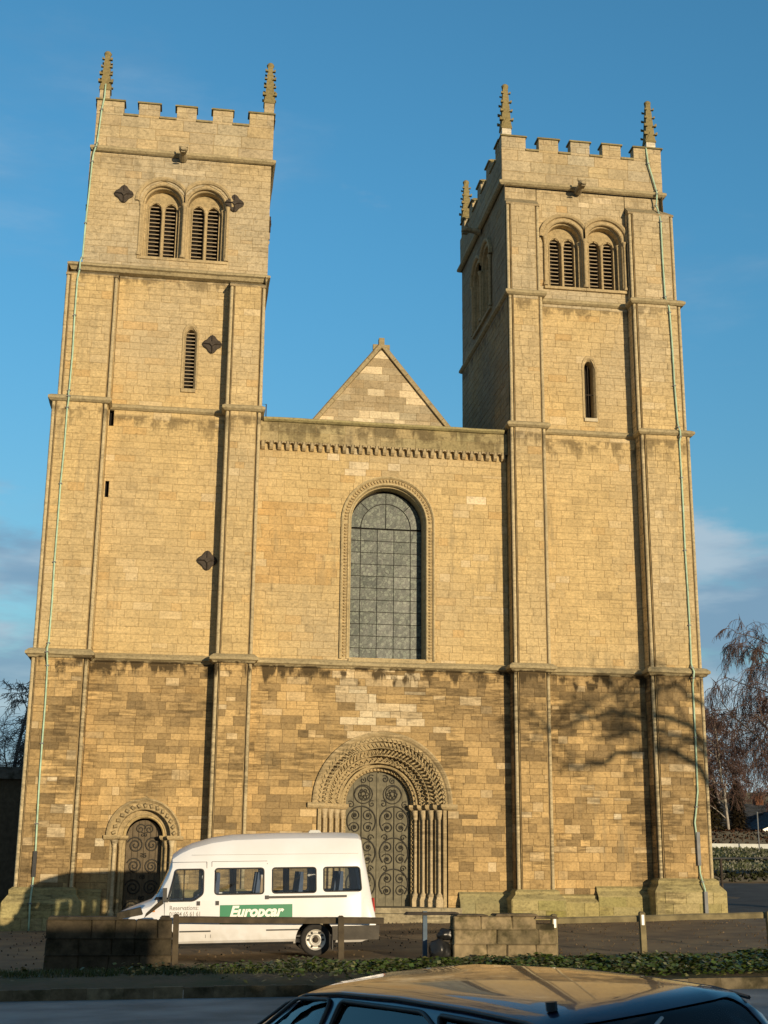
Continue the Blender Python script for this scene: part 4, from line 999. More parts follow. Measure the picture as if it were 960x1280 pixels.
for i in range(26000):
    x = rl.uniform(-12, 12); t = 1 - rl.random() ** 1.3 * .62
    y = YK(x) + .1 + t * verge_depth(x) * 1.06; g = G(x, y) + .01 + .10 * math.sin(math.pi * min(1, t))
    h = rl.uniform(.04, .13); a = rl.uniform(0, 6.28); w = rl.uniform(.006, .014); k = rl.uniform(.6, 1.25); lx, ly = rl.uniform(-.06, .06), rl.uniform(-.06, .06)
    c = (.06 * k, .085 * k, .018 * k) if rl.random() < .8 else (.14 * k, .12 * k, .05 * k)
    mb.poly([(x - w * math.cos(a), y - w * math.sin(a), g), (x + w * math.cos(a), y + w * math.sin(a), g), (x + lx, y + ly, g + h)], c)
o = mb.build('grass', LEAFM, kind='stuff'); tag(o, 'short rough grass on the shaded left part of the verge', 'grass')
# loose stones and leaves on the forecourt
mb = MB()
for i in range(1300):
    x = rl.uniform(-9, 19); y = rl.uniform(-15, -.9); s_ = rl.uniform(.008, .026); z = G(x, y) + .01
    k = rl.uniform(.5, 1.4); mb.box(x - s_, x + s_, y - s_ * .8, y + s_ * .8, z - .02, z + s_ * .7, tint=(.12 * k, .085 * k, .05 * k), top=(x - s_ * .5, x + s_ * .4, y - s_ * .4, y + s_ * .5))
o = mb.build('gravel', ROUGHST, kind='stuff'); tag(o, 'scattered pebbles and dead leaves on the brown forecourt', 'gravel')
# low kerb ridge beyond the forecourt on the right, side road, grass bank
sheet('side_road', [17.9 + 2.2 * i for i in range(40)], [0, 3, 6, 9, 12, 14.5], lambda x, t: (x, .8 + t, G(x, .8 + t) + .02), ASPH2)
sheet('grass_bank', [18.5 + 2.5 * i for i in range(40)], [19, 21, 24, 27, 30, 33, 40, 60], lambda x, t: (x, t, G(x, t) + .03 + .18 * nz3(x * .2, t * .2, 4)), TURF)
sheet('path', [18.5 + 2.5 * i for i in range(40)], [24.6, 25.6], lambda x, t: (x, t + .06 * (x - 25), G(x, t) + .16 + .1 * nz3(x * .2, t * .2, 4)), GRAVEL)

mb = MB()
for i in range(9000):
    x = rl.uniform(19, 50); y = rl.uniform(19, 33); g = G(x, y) + .05 + .18 * nz3(x * .2, y * .2, 4); h = rl.uniform(.05, .16); w = rl.uniform(.03, .09); k = rl.uniform(.6, 1.3) * (1 + .5 * nz3(x * .3, y * .6, 1))
    mb.poly([(x - w, y, g), (x + w, y + rl.uniform(-.05, .05), g), (x + rl.uniform(-.05, .05), y, g + h)], (.035 * k, .045 * k, .010 * k))
o = mb.build('grass', LEAFM, kind='stuff'); tag(o, 'sunlit mown grass on the bank below the white barrier', 'grass')

# ------------------------------------------------------------------ rail, ruined walls
def fence(name, label, xs_, y, ztops, rails, TIMBER=TIMBER):
    root = thing(name, label, 'fence', (xs_[0], y, G(xs_[0], y)))
    for x, zt, dx in zip(xs_, ztops, range(9)):
        mb = MB(); w = .062; lean = R(-.03, .03); mb.box(x - w, x + w, y - w, y + w, G(x, y) - .3, zt, top=(x - w + lean, x + w + lean, y - w, y + w)); mb.box(x - w + lean, x + w + lean, y - w, y + w, zt + .001, zt + .03, top=(x - w + .03 + lean, x + w - .03 + lean, y - .03, y + .03))
        p = mb.build('post', TIMBER, root, origin=(x, y, G(x, y)))
        if x > 8: mb = MB(); mb.box(x - .03 + lean, x + .03 + lean, y - w - .012, y - w - .001, zt - .26, zt - .04); mb.build('pale_plate', WHITEV, p)  # small pale plate on the post's front, near its top
    for (xa, za, xb, zb) in rails:
        mb = MB(); n = 8; rows = []
        for i in range(n + 1):
            u = lerp(xa, xb, i / n); z = lerp(za, zb, i / n) + R(-.008, .008); yy = y + .11
            rows.append([(u, yy - .05, z - .075), (u, yy + .05, z - .075), (u, yy + .055, z + .03), (u, yy + .02, z + .06), (u, yy - .02, z + .06), (u, yy - .055, z + .03)])
        mb.grid(rows, True, smooth=False, cap=True); mb.build('rail', TIMBER, root, origin=(xa, y, za))
    return root
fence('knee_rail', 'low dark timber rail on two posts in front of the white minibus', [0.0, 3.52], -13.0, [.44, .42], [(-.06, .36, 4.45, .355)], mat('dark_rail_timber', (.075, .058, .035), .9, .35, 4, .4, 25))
fence('knee_rail', 'low lichened timber rail beyond the ruined wall, its post leaning over ivy', [8.25, 10.3, 13.3], -13.0, [.47, .53, .55], [(8.3, .36, 13.35, .50)])
o = None
mb = MB(); mb.box(5.29, 5.38, -13.1, -13.0, G(5.3, -13) - .2, .55); r_ = thing('marker_post', 'narrow blue-sided post beside the dark heap at the ruined wall end', 'post', (5.33, -13.05, G(5.3, -13)))
mb.build('post', mat('blue_painted_post', (.05, .10, .16), .6, .3, 4, .1), r_)
mb = MB(); mb.box(4.9, 6.1, -13.2, -12.8, .47, .53, top=(4.95, 6.05, -13.18, -12.85)); mb.build('cap_board', mat('dark_board', (.05, .04, .03), .9, .3, 4, .3), r_)

def rubble_wall(label, x0, x1, y0, y1, zt, base, seed, gaps=(), cap=None):
    rs = random.Random(seed)
    root = thing('stone_wall', label, 'wall', ((x0 + x1) / 2, (y0 + y1) / 2, G(x0, y0)))
    core = MB((.08, .065, .035)); zb = G(x0, y0) - .2
    core.box(x0 + .05, x1 - .05, y0 + .05, y1 - .05, zb, zt - .10 - .06); core.build('core', ROUGHST, root)
    rows = [zb] ; z = zb + .2
    hs = [.24, .22, .2, .16]
    i = 0
    while z < zt - .14: rows.append(z); z += rs.choice([.27, .33, .30]); i += 1
    rows.append(zt)
    def stone_box(a, b, ya, yb, za, zb_, top_tint):
        j = lambda: rs.uniform(-.012, .012)
        mb = MB(top_tint); mb.v = [(a + j(), ya + j(), za), (b + j(), ya + j(), za), (b + j(), yb, za), (a + j(), yb, za), (a + j(), ya + j() + .012, zb_ + j() * .6), (b + j(), ya + j() + .012, zb_ + j() * .6), (b + j(), yb, zb_ + j() * .6), (a + j(), yb, zb_ + j() * .6)]
        for q in ((0, 1, 2, 3), (4, 5, 6, 7), (0, 1, 5, 4), (1, 2, 6, 5), (2, 3, 7, 6), (3, 0, 4, 7)): mb.f.append(q); mb.t.append(mb.tint); mb.m.append(0); mb.sm.append(False)
        o = mb.build('stone', ROUGHST, root, origin=((a + b) / 2, ya, za))
        bv = o.modifiers.new('worn', 'BEVEL'); bv.width = .02; bv.segments = 1
    for za, zc in zip(rows, rows[1:]):
        x = x0
        while x < x1 - .08:
            L_ = min(rs.uniform(.4, .95), x1 - x)
            if x1 - x - L_ < .15: L_ = x1 - x
            if not any(g[0] < x + L_ / 2 < g[1] and g[2] < (za + zc) / 2 < g[3] for g in gaps):
                k = rs.uniform(.86, 1.12); c = tuple(v * k for v in (base if rs.random() < .85 else (base[0] * .7, base[1] * .72, base[2] * .7)))
                stone_box(x + .004, x + L_ - .004, y0, y0 + .25, za + .003, zc - .003, c)
                stone_box(x + .008, x + L_ - .008, y1 - .2, y1, za + .006, zc - .006, c)
            x += L_
    return root
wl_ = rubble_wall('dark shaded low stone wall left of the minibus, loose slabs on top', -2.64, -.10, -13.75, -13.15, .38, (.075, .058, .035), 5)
for (a, b, z0, z1, tilt) in ((-2.62, -1.2, .38, .44, 0), (-1.25, -.72, .38, .52, .1), (-.68, -.30, .42, .50, .28), (-.36, -.12, .38, .45, 0)):
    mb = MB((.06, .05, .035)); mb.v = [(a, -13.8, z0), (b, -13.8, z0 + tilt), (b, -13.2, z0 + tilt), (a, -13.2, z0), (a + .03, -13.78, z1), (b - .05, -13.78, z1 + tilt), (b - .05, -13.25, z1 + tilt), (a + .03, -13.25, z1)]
    for q in ((0, 1, 2, 3), (4, 5, 6, 7), (0, 1, 5, 4), (1, 2, 6, 5), (2, 3, 7, 6), (3, 0, 4, 7)): mb.f.append(q); mb.t.append(mb.tint); mb.m.append(0); mb.sm.append(False)
    mb.build('coping_slab', ROUGHST, wl_, origin=(a, -13.5, z0))
wr_ = rubble_wall('sunlit ruined low stone wall with a square gap, between the minibus and the rail', 5.85, 8.12, -13.7, -13.2, .47, (.27, .21, .12), 9, gaps=[(7.6, 7.95, .2, .5), (5.8, 6.1, .25, .6)])
for (a, b, z0, z1) in ((6.75, 7.7, .475, .52), (7.62, 8.15, .42, .47), (5.9, 6.6, .475, .505)):
    mb = MB((.16, .12, .07)); mb.box(a, b, -13.75, -13.2, z0, z1, top=(a + .04, b - .03, -13.72, -13.25)); mb.build('coping_slab', ROUGHST, wr_, origin=(a, -13.5, z0))
# dark rubbish heap at the wall's end
def blob(name, label, c, r, m, seed, group=None):
    rs = random.Random(seed); bm = bmesh.new(); bmesh.ops.create_icosphere(bm, subdivisions=3, radius=1)
    for v in bm.verts:
        k = 1 + .28 * noise.noise(v.co * 1.7 + Vector((seed, 0, 0))) + .12 * noise.noise(v.co * 5 + Vector((seed, 0, 0)))
        v.co = Vector((v.co.x * r[0] * k, v.co.y * r[1] * k, max(v.co.z * r[2] * k, -r[2] * .8)))
    me = bpy.data.meshes.new(name); bm.to_mesh(me); bm.free(); me.materials.append(m)
    for p in me.polygons: p.use_smooth = True
    o = bpy.data.objects.new(name, me); COL.objects.link(o); o.location = c; return tag(o, label, 'bag', group)
BAG = mat('black_refuse_bag', (.018, .018, .018), .35, .3, 4, .5, 8)
g_ = G(5.5, -13.4)
blob('refuse_bag', 'large black refuse bag at the foot of the ruined wall end', (5.58, -13.45, g_ + .19), (.24, .2, .26), BAG, 1)
blob('refuse_bag', 'smaller black refuse bag slumped on top of the larger one', (5.74, -13.42, g_ + .52), (.2, .16, .14), BAG, 2)

# ------------------------------------------------------------------ vehicle bodies by boolean shells
def mesh_from(verts, faces):
    me = bpy.data.meshes.new('tmp'); me.from_pydata(verts, [], faces); bm = bmesh.new(); bm.from_mesh(me); bmesh.ops.recalc_face_normals(bm, faces=bm.faces); bm.to_mesh(me); bm.free(); me.update(); return me
def loft(stations, section):
    rows = [[(st[0], y, z) for y, z in section(*st[1:])] for st in stations]
    n = len(rows[0]); v = [p for r in rows for p in r]; f = []
    for i in range(len(rows) - 1):
        for j in range(n): k = (j + 1) % n; f.append((i * n + j, i * n + k, (i + 1) * n + k, (i + 1) * n + j))
    f.append(tuple(range(n))); f.append(tuple(range((len(rows) - 1) * n, len(rows) * n)))
    return mesh_from(v, f)
def prism(poly, axis, a, b, z_=None):
    # poly in (p,q): axis 'y' -> (x,z) extruded along y; axis 'x' -> (y,z) extruded along x
    if axis == 'y': A = [(p, a, q) for p, q in poly]; B = [(p, b, q) for p, q in poly]
    else: A = [(a, p, q) for p, q in poly]; B = [(b, p, q) for p, q in poly]
    n = len(poly); f = [tuple(range(n)), tuple(range(n, 2 * n))] + [(i, (i + 1) % n, n + (i + 1) % n, n + i) for i in range(n)]
    return mesh_from(A + B, f)
def rounded(poly, r=.05, n=4):
    out = []; m = len(poly)
    for i in range(m):
        p = Vector(poly[i]); a = (Vector(poly[i - 1]) - p); b = (Vector(poly[(i + 1) % m]) - p)
        ra = min(r, a.length * .45); rb = min(r, b.length * .45); A = p + a.normalized() * ra; B = p + b.normalized() * rb
        for j in range(n + 1): t = j / n; q = A * (1 - t) ** 2 + p * 2 * t * (1 - t) + B * t * t; out.append((q.x, q.y))
    return out
def boolean(base, ops):
    o = bpy.data.objects.new('tmpb', base); COL.objects.link(o); tmp = []
    for op, me in ops:
        c = bpy.data.objects.new('tmpc', me); COL.objects.link(c); tmp.append(c)
        md = o.modifiers.new('b', 'BOOLEAN'); md.object = c; md.operation = op; md.solver = 'EXACT'
    dg = bpy.context.evaluated_depsgraph_get(); dg.update()
    me = bpy.data.meshes.new_from_object(o.evaluated_get(dg))
    for c in tmp + [o]: bpy.data.objects.remove(c)
    return me
def add_mesh(name, me, m, parent, smooth=True, ang=28):
    me.materials.clear(); me.materials.append(m)
    if smooth:
        for p in me.polygons: p.use_smooth = True
        me.set_sharp_from_angle(angle=math.radians(ang))
    o = bpy.data.objects.new(name, me); COL.objects.link(o); o.parent = parent; WL[o.name] = Vector((0, 0, 0)); return o
def mir(half): return half + [(-y, z) for y, z in reversed(half[1:-1])]

# --- white minibus
van = thing('minibus', 'white high-roofed minibus with green hire lettering, parked before the church doors', 'minibus', (1.5, -11.32, -.455))
van.rotation_euler = (0, -math.radians(1.15), 0); WL[van.name] = Vector((0, 0, 0))
def vsec(zb, zt, w, rs_=1.0, d=0):
    H = zt - zb; w = w - d; fr = [0, 0, .04, .40, .50, .70, .85, .94, .985, 1]; ws = [0, .94, 1, 1.0, .995, .955, .90, .80, .58, 0]
    return mir([(w * a, zb + d + (H - 2 * d) * f) for a, f in zip(ws, fr)])
vx = lambda X: X - 1.5
VST = [(-1.36, .42, .66, .70), (-1.34, .34, .84, .86), (-1.22, .30, .98, .93), (-1.05, .28, 1.06, .96), (-.75, .27, 1.17, .98), (-.56, .27, 1.24, .99), (-.48, .27, 1.33, .99), (-.20, .27, 1.92, 1.0), (-.12, .27, 2.20, 1.0), (.05, .27, 2.32, 1.0), (.30, .27, 2.44, 1.0), (.75, .27, 2.56, 1.0), (1.2, .27, 2.62, 1.0), (2.2, .27, 2.65, 1.0), (3.6, .27, 2.65, 1.0), (4.03, .27, 2.63, 1.0), (4.09, .28, 2.58, .985), (4.14, .3, 2.3, .96), (4.28, .32, 1.5, .95), (4.38, .40, .95, .94), (4.40, .48, .80, .90)]
outer = loft([(vx(s[0]),) + s[1:] for s in VST], vsec)
inner = loft([(vx(s[0]),) + s[1:] for s in [(-.44, .32, 1.33, .99), (-.17, .32, 1.9, 1.0), (-.08, .32, 2.17, 1.0), (.10, .32, 2.28, 1.0), (.35, .32, 2.40, 1.0), (.8, .32, 2.52, 1.0), (1.2, .32, 2.58, 1.0), (3.6, .32, 2.61, 1.0), (4.0, .32, 2.59, .97), (4.05, .34, 2.5, .96), (4.1, .36, 2.1, .95), (4.24, .36, 1.4, .93)]], lambda zb, zt, w: vsec(zb, zt, w, d=.04))
wpol = [rounded([(vx(a), b) for a, b in P], .07) for P in (
    [(-.04, 1.86), (.56, 1.86), (.56, 1.34), (.36, 1.20), (-.20, 1.20)],
    [(.82, 1.87), (1.88, 1.87), (1.88, 1.33), (.82, 1.33)], [(2.08, 1.87), (3.04, 1.87), (3.04, 1.34), (2.08, 1.34)], [(3.22, 1.87), (4.02, 1.87), (4.06, 1.36), (3.22, 1.36)])]
cut = [prism(p, 'y', -1.6, 1.6) for p in wpol]
wsc = prism(rounded([(-.84, 1.34), (.84, 1.34), (.76, 1.90), (-.76, 1.90)], .08), 'x', vx(-1.6), vx(-.0))
rw = prism(rounded([(-.75, 1.35), (.75, 1.35), (.7, 1.9), (-.7, 1.9)], .08), 'x', vx(3.95), vx(4.8))
arch = []
for X in (-.46, 3.04):
    pts = [(vx(X) + .45 * math.cos(a), .33 + .44 * math.sin(a)) for a in [math.pi * 2 * i / 28 for i in range(28)]]
    arch.append(prism(pts, 'y', -1.6, -.66)); arch.append(prism(pts, 'y', .66, 1.6))
body = boolean(outer.copy(), [('DIFFERENCE', inner)] + [('DIFFERENCE', c) for c in cut + [wsc, rw] + arch])
add_mesh('body', body, VANPAINT, van)
skin = loft([(vx(s[0]), s[1], s[2], s[3]) for s in VST], lambda zb, zt, w: vsec(zb, zt, w, d=.014))
skin_in = loft([(vx(s[0]), s[1], s[2], s[3]) for s in VST], lambda zb, zt, w: vsec(zb, zt, w, d=.022))
for c in VST: pass
def glass_from(pr, nm, m, parent, sk, si):
    me = boolean(sk.copy(), [('INTERSECT', pr.copy()), ('DIFFERENCE', si.copy())]); return add_mesh(nm, me, m, parent)
glass_from(wsc, 'windscreen', VGLASS, van, skin, skin_in); glass_from(rw, 'rear_window', VGLASS, van, skin, skin_in)
def vy(z, H0=.27, H1=2.65): # half-width of the flank at height z
    f = (z - H0) / (H1 - H0); pts = [(0, .94), (.04, 1), (.40, 1.0), (.5, .995), (.70, .955), (.85, .90)]
    return pw_lin(f, pts)
for p in wpol:
    for s in (-1, 1):
        mb = MB(); mb.poly([(x, s * (vy(z) - .016), z) for x, z in p]); mb.build('side_window', VGLASS, van, local=True)
        mb = MB((.02,) * 3); cx = sum(q[0] for q in p) / len(p); cz = sum(q[1] for q in p) / len(p)
        mb.tube([(x + (x - cx) * .01, s * (vy(z) + .002), z + (z - cz) * .01) for x, z in p] + [(p[0][0], s * (vy(p[0][1]) + .002), p[0][1])], .018, 5); mb.build('window_seal', BLACKPL, van)
mb = MB(); mb.tube([(vx(.14), -vy(1.5) - .001, 1.21), (vx(.14), -vy(1.5) + .03, 1.86)], .012, 4); mb.build('quarterlight_bar', BLACKPL, van)
def side_box(name, m, x0, x1, z0, z1, dep=.018, s=-1, r=0, parent=van):
    mb = MB(); a = []; nseg = 2
    y0, y1 = s * (vy(z0)), s * (vy(z1))
    mb.v = [(vx(x0), y0, z0), (vx(x1), y0, z0), (vx(x1), y1, z1), (vx(x0), y1, z1), (vx(x0) + r, y0 + s * dep, z0 + r), (vx(x1) - r, y0 + s * dep, z0 + r), (vx(x1) - r, y1 + s * dep, z1 - r), (vx(x0) + r, y1 + s * dep, z1 - r)]
    for q in ((4, 5, 6, 7), (0, 1, 5, 4), (1, 2, 6, 5), (2, 3, 7, 6), (3, 0, 4, 7)): mb.f.append(q); mb.t.append(mb.tint); mb.m.append(0); mb.sm.append(False)
    return mb.build(name, m, parent)
side_box('sliding_rail', BLACKPL, 1.93, 3.73, 1.225, 1.275, .02); side_box('rub_strip', BLACKPL, .07, .74, .545, .575); side_box('rub_strip', BLACKPL, 1.95, 2.66, .545, .575)
side_box('panel_gap', BLACKPL, .625, .635, .42, 2.02, .0025); side_box('panel_gap', BLACKPL, .735, .745, .42, 2.02, .0025); side_box('panel_gap', BLACKPL, 1.955, 1.965, .35, 1.98, .0025); side_box('panel_gap', BLACKPL, -.30, .63, 2.015, 2.022, .0025)
side_box('panel_gap', BLACKPL, .74, 1.96, 2.02, 2.028, .0025); side_box('panel_gap', BLACKPL, -.27, -.262, .7, 1.2, .0025); side_box('roof_seam', GREYV, .3, 4.0, 2.165, 2.17, .003)
side_box('door_handle', BLACKPL, .43, .50, 1.10, 1.19, .03); side_box('door_handle', BLACKPL, .84, .91, 1.10, 1.19, .03); side_box('rail_catch', BLACKPL, 1.92, 2.0, 1.21, 1.29, .03)
side_box('sill', BLACKPL, -.05, 2.55, .26, .31, .006); side_box('fuel_cap', BLACKPL, 3.33, 3.42, .70, .79, .02)
mb = MB(); mb.box(vx(3.42), vx(4.44), -1.0, 1.0, .32, .62, top=(vx(3.40), vx(4.46), -1.01, 1.01)); mb.build('rear_bumper', mat('dark_bumper', (.06, .052, .04), .7, .3, 4, .2), van)
mb = MB(); mb.box(vx(-1.42), vx(-1.05), -.95, .95, .34, .58, top=(vx(-1.44), vx(-1.05), -.96, .96)); mb.build('front_bumper', BLACKPL, van)
mb = MB(); mb.box(vx(-.50), vx(-.18), -1.0, 1.0, 1.235, 1.29, top=(vx(-.46), vx(-.2), -.96, .96)); mb.build('scuttle', BLACKPL, van)
for s in (-1, 1):
    mb = MB(); mb.box(vx(-.27), vx(-.19), s * 1.0 - .03 if s < 0 else 1.0, s * 1.0 + (0 if s < 0 else .03), 1.18, 1.24); mb.box(vx(-.31), vx(-.22), s * 1.13 - .08, s * 1.13 + .08, 1.20, 1.48); mb.tube([(vx(-.24), s * .98, 1.2), (vx(-.26), s * 1.1, 1.25)], .02, 6); mb.build('door_mirror', BLACKPL, van)
    mb = MB(); mb.box(vx(-1.345), vx(-1.28), s * .62 - .14, s * .62 + .14, .68, .84); mb.build('headlight', mat('lamp_glass', (.6, .6, .6), .1, .1, 3, 0), van)
    mb = MB(); mb.box(vx(4.34), vx(4.385), s * .82 - .05, s * .86 + .05, .9, 1.2, top=(vx(4.32), vx(4.36), s * .86 - .05, s * .86 + .05)); mb.build('tail_light', mat('red_lens', (.35, .02, .015), .3, .1, 3, 0), van)
mb = MB(); mb.box(vx(2.95), vx(3.25), -.15, .15, 2.64, 2.70, top=(vx(3.0), vx(3.2), -.1, .1)); mb.build('roof_vent', WHITEP, van)
side_box('side_repeater', mat('orange_lens', (.6, .2, .02), .3, .1, 3, 0), -.52, -.47, .98, 1.02, .02)
def wheel(parent, cx, cy, cz, r, s, w=.2):
    def rot(prof, n=28):
        return [[(cx + rr * math.cos(2 * math.pi * j / n), cy + s * yy, cz + rr * math.sin(2 * math.pi * j / n)) for j in range(n)] for rr, yy in prof]
    mb = MB(); mb.grid(rot([(r * .60, -w), (r * .9, -w), (r, -w * .85), (r, -.03), (r * .95, 0), (r * .86, .006), (r * .66, -.01), (r * .60, -.03)]), True, smooth=True); wo_ = mb.build('wheel', TYRE, parent); 
    mb = MB(); mb.grid(rot([(r * .64, -.012), (r * .60, -.022), (r * .55, -.06), (r * .42, -.05), (r * .36, -.02), (r * .3, -.02), (r * .26, -.05), (r * .12, -.05), (.001, -.045)]), True, smooth=True); rm = mb.build('rim', RIM, wo_)
    mb = MB()
    for i in range(6):
        a = i * math.pi / 3; c = (cx + r * .47 * math.cos(a), cy + s * -.045, cz + r * .47 * math.sin(a)); mb.grid([[(c[0] + q * math.cos(2 * math.pi * j / 8), c[1] + s * yy, c[2] + q * math.sin(2 * math.pi * j / 8)) for j in range(8)] for q, yy in ((.026, 0), (.026, .006), (.001, .007))], True)
    mb.build('rim_hole', BLACKPL, wo_)
    mb = MB(); mb.grid([[(cx + q * math.cos(2 * math.pi * j / 12), cy + s * yy, cz + q * math.sin(2 * math.pi * j / 12)) for j in range(12)] for q, yy in ((r * .2, -.045), (r * .18, -.01), (.001, 0))], True); mb.build('hub_cap', IRON, wo_)
for X in (-.46, 3.04):
    for s in (-1, 1): wheel(van, vx(X), s * .985, .335, .345, s)
mb = MB(); mb.box(vx(3.40), vx(3.42), -.98, -.78, .12, .5); mb.build('mud_flap', BLACKPL, van)
for i, X in enumerate((.35, 1.25, 2.2, 3.1)):              # seat rows with head rests, lining on the far wall
    for s in (-.5, .45):
        mb = MB(); w = .38
        mb.box(vx(X) - .05, vx(X) + .42, s - w, s + w, .75, .95); mb.box(vx(X) + .40, vx(X) + .52, s - w, s + w, .9, 1.62, top=(vx(X) + .5, vx(X) + .58, s - w * .85, s + w * .85)); mb.box(vx(X) + .50, vx(X) + .58, s - .3, s - .06, 1.60, 1.78, top=(vx(X) + .52, vx(X) + .58, s - .28, s - .08)); mb.box(vx(X) + .50, vx(X) + .58, s + .06, s + .3, 1.60, 1.78, top=(vx(X) + .52, vx(X) + .58, s + .08, s + .28))
        mb.build('seat', SEAT, van)
for a, b in ((.66, .8), (1.9, 2.06), (3.06, 3.2), (1.2, 1.36), (2.45, 2.6)):
    mb = MB(); n = 8; mb.grid([[(vx(lerp(a, b, j / n)), .93 + .012 * (j % 2), z) for j in range(n + 1)] for z in (1.30, 1.9)], smooth=False); mb.build('curtain', CURT, van)
mb = MB(); mb.box(vx(-.3), vx(4.1), -.94, .94, .40, .44); mb.build('floor', BLACKPL, van)
# lettering
def text(s, size, loc, m, parent, name, shear=0.0, bold=0.0, align='LEFT', sx=1.0, up=None):
    cu = bpy.data.curves.new(name, 'FONT'); cu.body = s; cu.size = size; cu.shear = shear; cu.offset = bold; cu.extrude = .001; cu.align_x = align; cu.resolution_u = 4
    o = bpy.data.objects.new(name, cu); COL.objects.link(o)
    dg = bpy.context.evaluated_depsgraph_get(); me = bpy.data.meshes.new_from_object(o.evaluated_get(dg)); bpy.data.objects.remove(o)
    for v in me.vertices: v.co = Vector((v.co.x * sx, -v.co.z, v.co.y))
    me.materials.clear(); me.materials.append(m); o = bpy.data.objects.new(name, me); COL.objects.link(o); o.parent = parent; o.location = loc; return o
side_box('green_banner', GREEN, .93, 2.52, .70, 1.10, .003)
text('Europcar', .315, (vx(1.14), -1.006, .855), WHITEV, van, 'lettering', .28, .013, sx=.98)
text('Reservations:', .135, (vx(-.16), -1.004, 1.01), GREYV, van, 'lettering', 0, .001, sx=.86); text('01904 65 61 61', .135, (vx(-.16), -1.004, .88), GREYV, van, 'lettering', 0, .001, sx=.80); text('www.europcar', .07, (vx(-.16), -1.004, .80), GREYV, van, 'lettering', 0, 0, sx=.9)

# --- dark blue car in the foreground
th = 1.948
car = thing('parked_car', 'dark blue car in the foreground, its glossy roof mirroring the sunlit church', 'car', (1.757, -33.757, -.453))
car.matrix_world = Matrix.Translation((1.757 + .13, -33.757 - .03, -.453)) @ Matrix.Rotation(th, 4, 'Z') @ Matrix.Rotation(.027, 4, 'Y') @ Matrix.Rotation(-.092, 4, 'X') @ Matrix.Diagonal((1.04, 1.13, .975, 1))
WL[car.name] = Vector((0, 0, 0))
def csec(zb, zt, w, rh, belt=.93, d=0):
    w -= d; rh = max(rh - d, .05)
    if zt <= belt + .05:
        half = [(0, zb + d), (w * .88, zb + d), (w * .98, zb + .15), (w, zb + (zt - zb) * .45), (w * .98, zb + (zt - zb) * .72), (w * .9, zt - .05 - d), (w * .8, zt - .02 - d), (w * .6, zt - .005 - d), (w * .3, zt + .005 - d), (0, zt + .01 - d)]
    else:
        bl = min(belt, zt - .05); half = [(0, zb + d), (w * .88, zb + d), (w * .98, zb + .15), (w, .55), (w * .985, bl - .08), (w * .96, bl), (rh + .035, zt - .09 - d), (rh - .02, zt - .045 - d), (rh * .62, zt - .012 - d), (0, zt - d)]
    return mir(half)
CST = [(-2.22, .42, .80, .70, .5), (-2.18, .30, .93, .78, .6), (-2.10, .26, 1.00, .81, .60), (-2.02, .22, 1.12, .82, .58), (-1.90, .2, 1.28, .83, .565), (-1.80, .2, 1.35, .835, .55), (-1.62, .2, 1.375, .84, .55), (-1.1, .2, 1.40, .845, .56), (-.4, .2, 1.415, .85, .565), (.3, .2, 1.405, .85, .56), (.75, .2, 1.37, .85, .555), (.98, .2, 1.32, .85, .55), (1.30, .2, 1.16, .845, .62), (1.62, .2, .99, .84, .70), (1.72, .2, .93, .83, .7), (2.0, .2, .89, .82, .7), (2.3, .22, .82, .79, .7), (2.45, .28, .72, .72, .6), (2.50, .36, .62, .66, .5)]
def cs(d): return lambda zb, zt, w, rh: csec(zb, zt, w, rh, d=d)
co = loft(CST, cs(0)); ci = loft([s for s in CST if -2.05 < s[0] < 1.6], lambda zb, zt, w, rh: csec(zb + .02, zt, w, rh, d=.035))
csk = loft(CST, cs(.01)); csi = loft(CST, cs(.016))
cw = [rounded(P, .05) for P in ([(.36, .975), (1.28, .975), (.80, 1.285), (.36, 1.305)], [(-.92, .975), (.24, .975), (.24, 1.305), (-.70, 1.305), (-.92, 1.22)], [(-1.78, 1.0), (-1.06, .975), (-.98, 1.18), (-.86, 1.30), (-1.55, 1.285)])]
cc = [prism(p, 'y', -1.3, 1.3) for p in cw]
crw = prism(rounded([(-.58, .99), (.58, .99), (.49, 1.30), (-.49, 1.30)], .07), 'x', -2.6, -1.70); cfw = prism(rounded([(-.66, 1.0), (.66, 1.0), (.51, 1.29), (-.51, 1.29)], .07), 'x', .9, 1.62)
ca = []
for X in (-1.35, 1.5):
    pts = [(X + .36 * math.cos(a), .31 + .36 * math.sin(a)) for a in [math.pi * 2 * i / 24 for i in range(24)]]; ca += [prism(pts, 'y', -1.3, -.6), prism(pts, 'y', .6, 1.3)]
cb = boolean(co.copy(), [('DIFFERENCE', ci)] + [('DIFFERENCE', c) for c in cc + [crw, cfw] + ca]); add_mesh('body', cb, NAVY, car, ang=35)
for p in cw:
    for a_, b_ in ((-1.3, -.3), (.3, 1.3)): glass_from(prism(p, 'y', a_, b_), 'side_window', CGLASS, car, csk, csi)
for pr_, nm in [(crw, 'rear_window'), (cfw, 'windscreen')]: glass_from(pr_, nm, CGLASS, car, csk, csi)
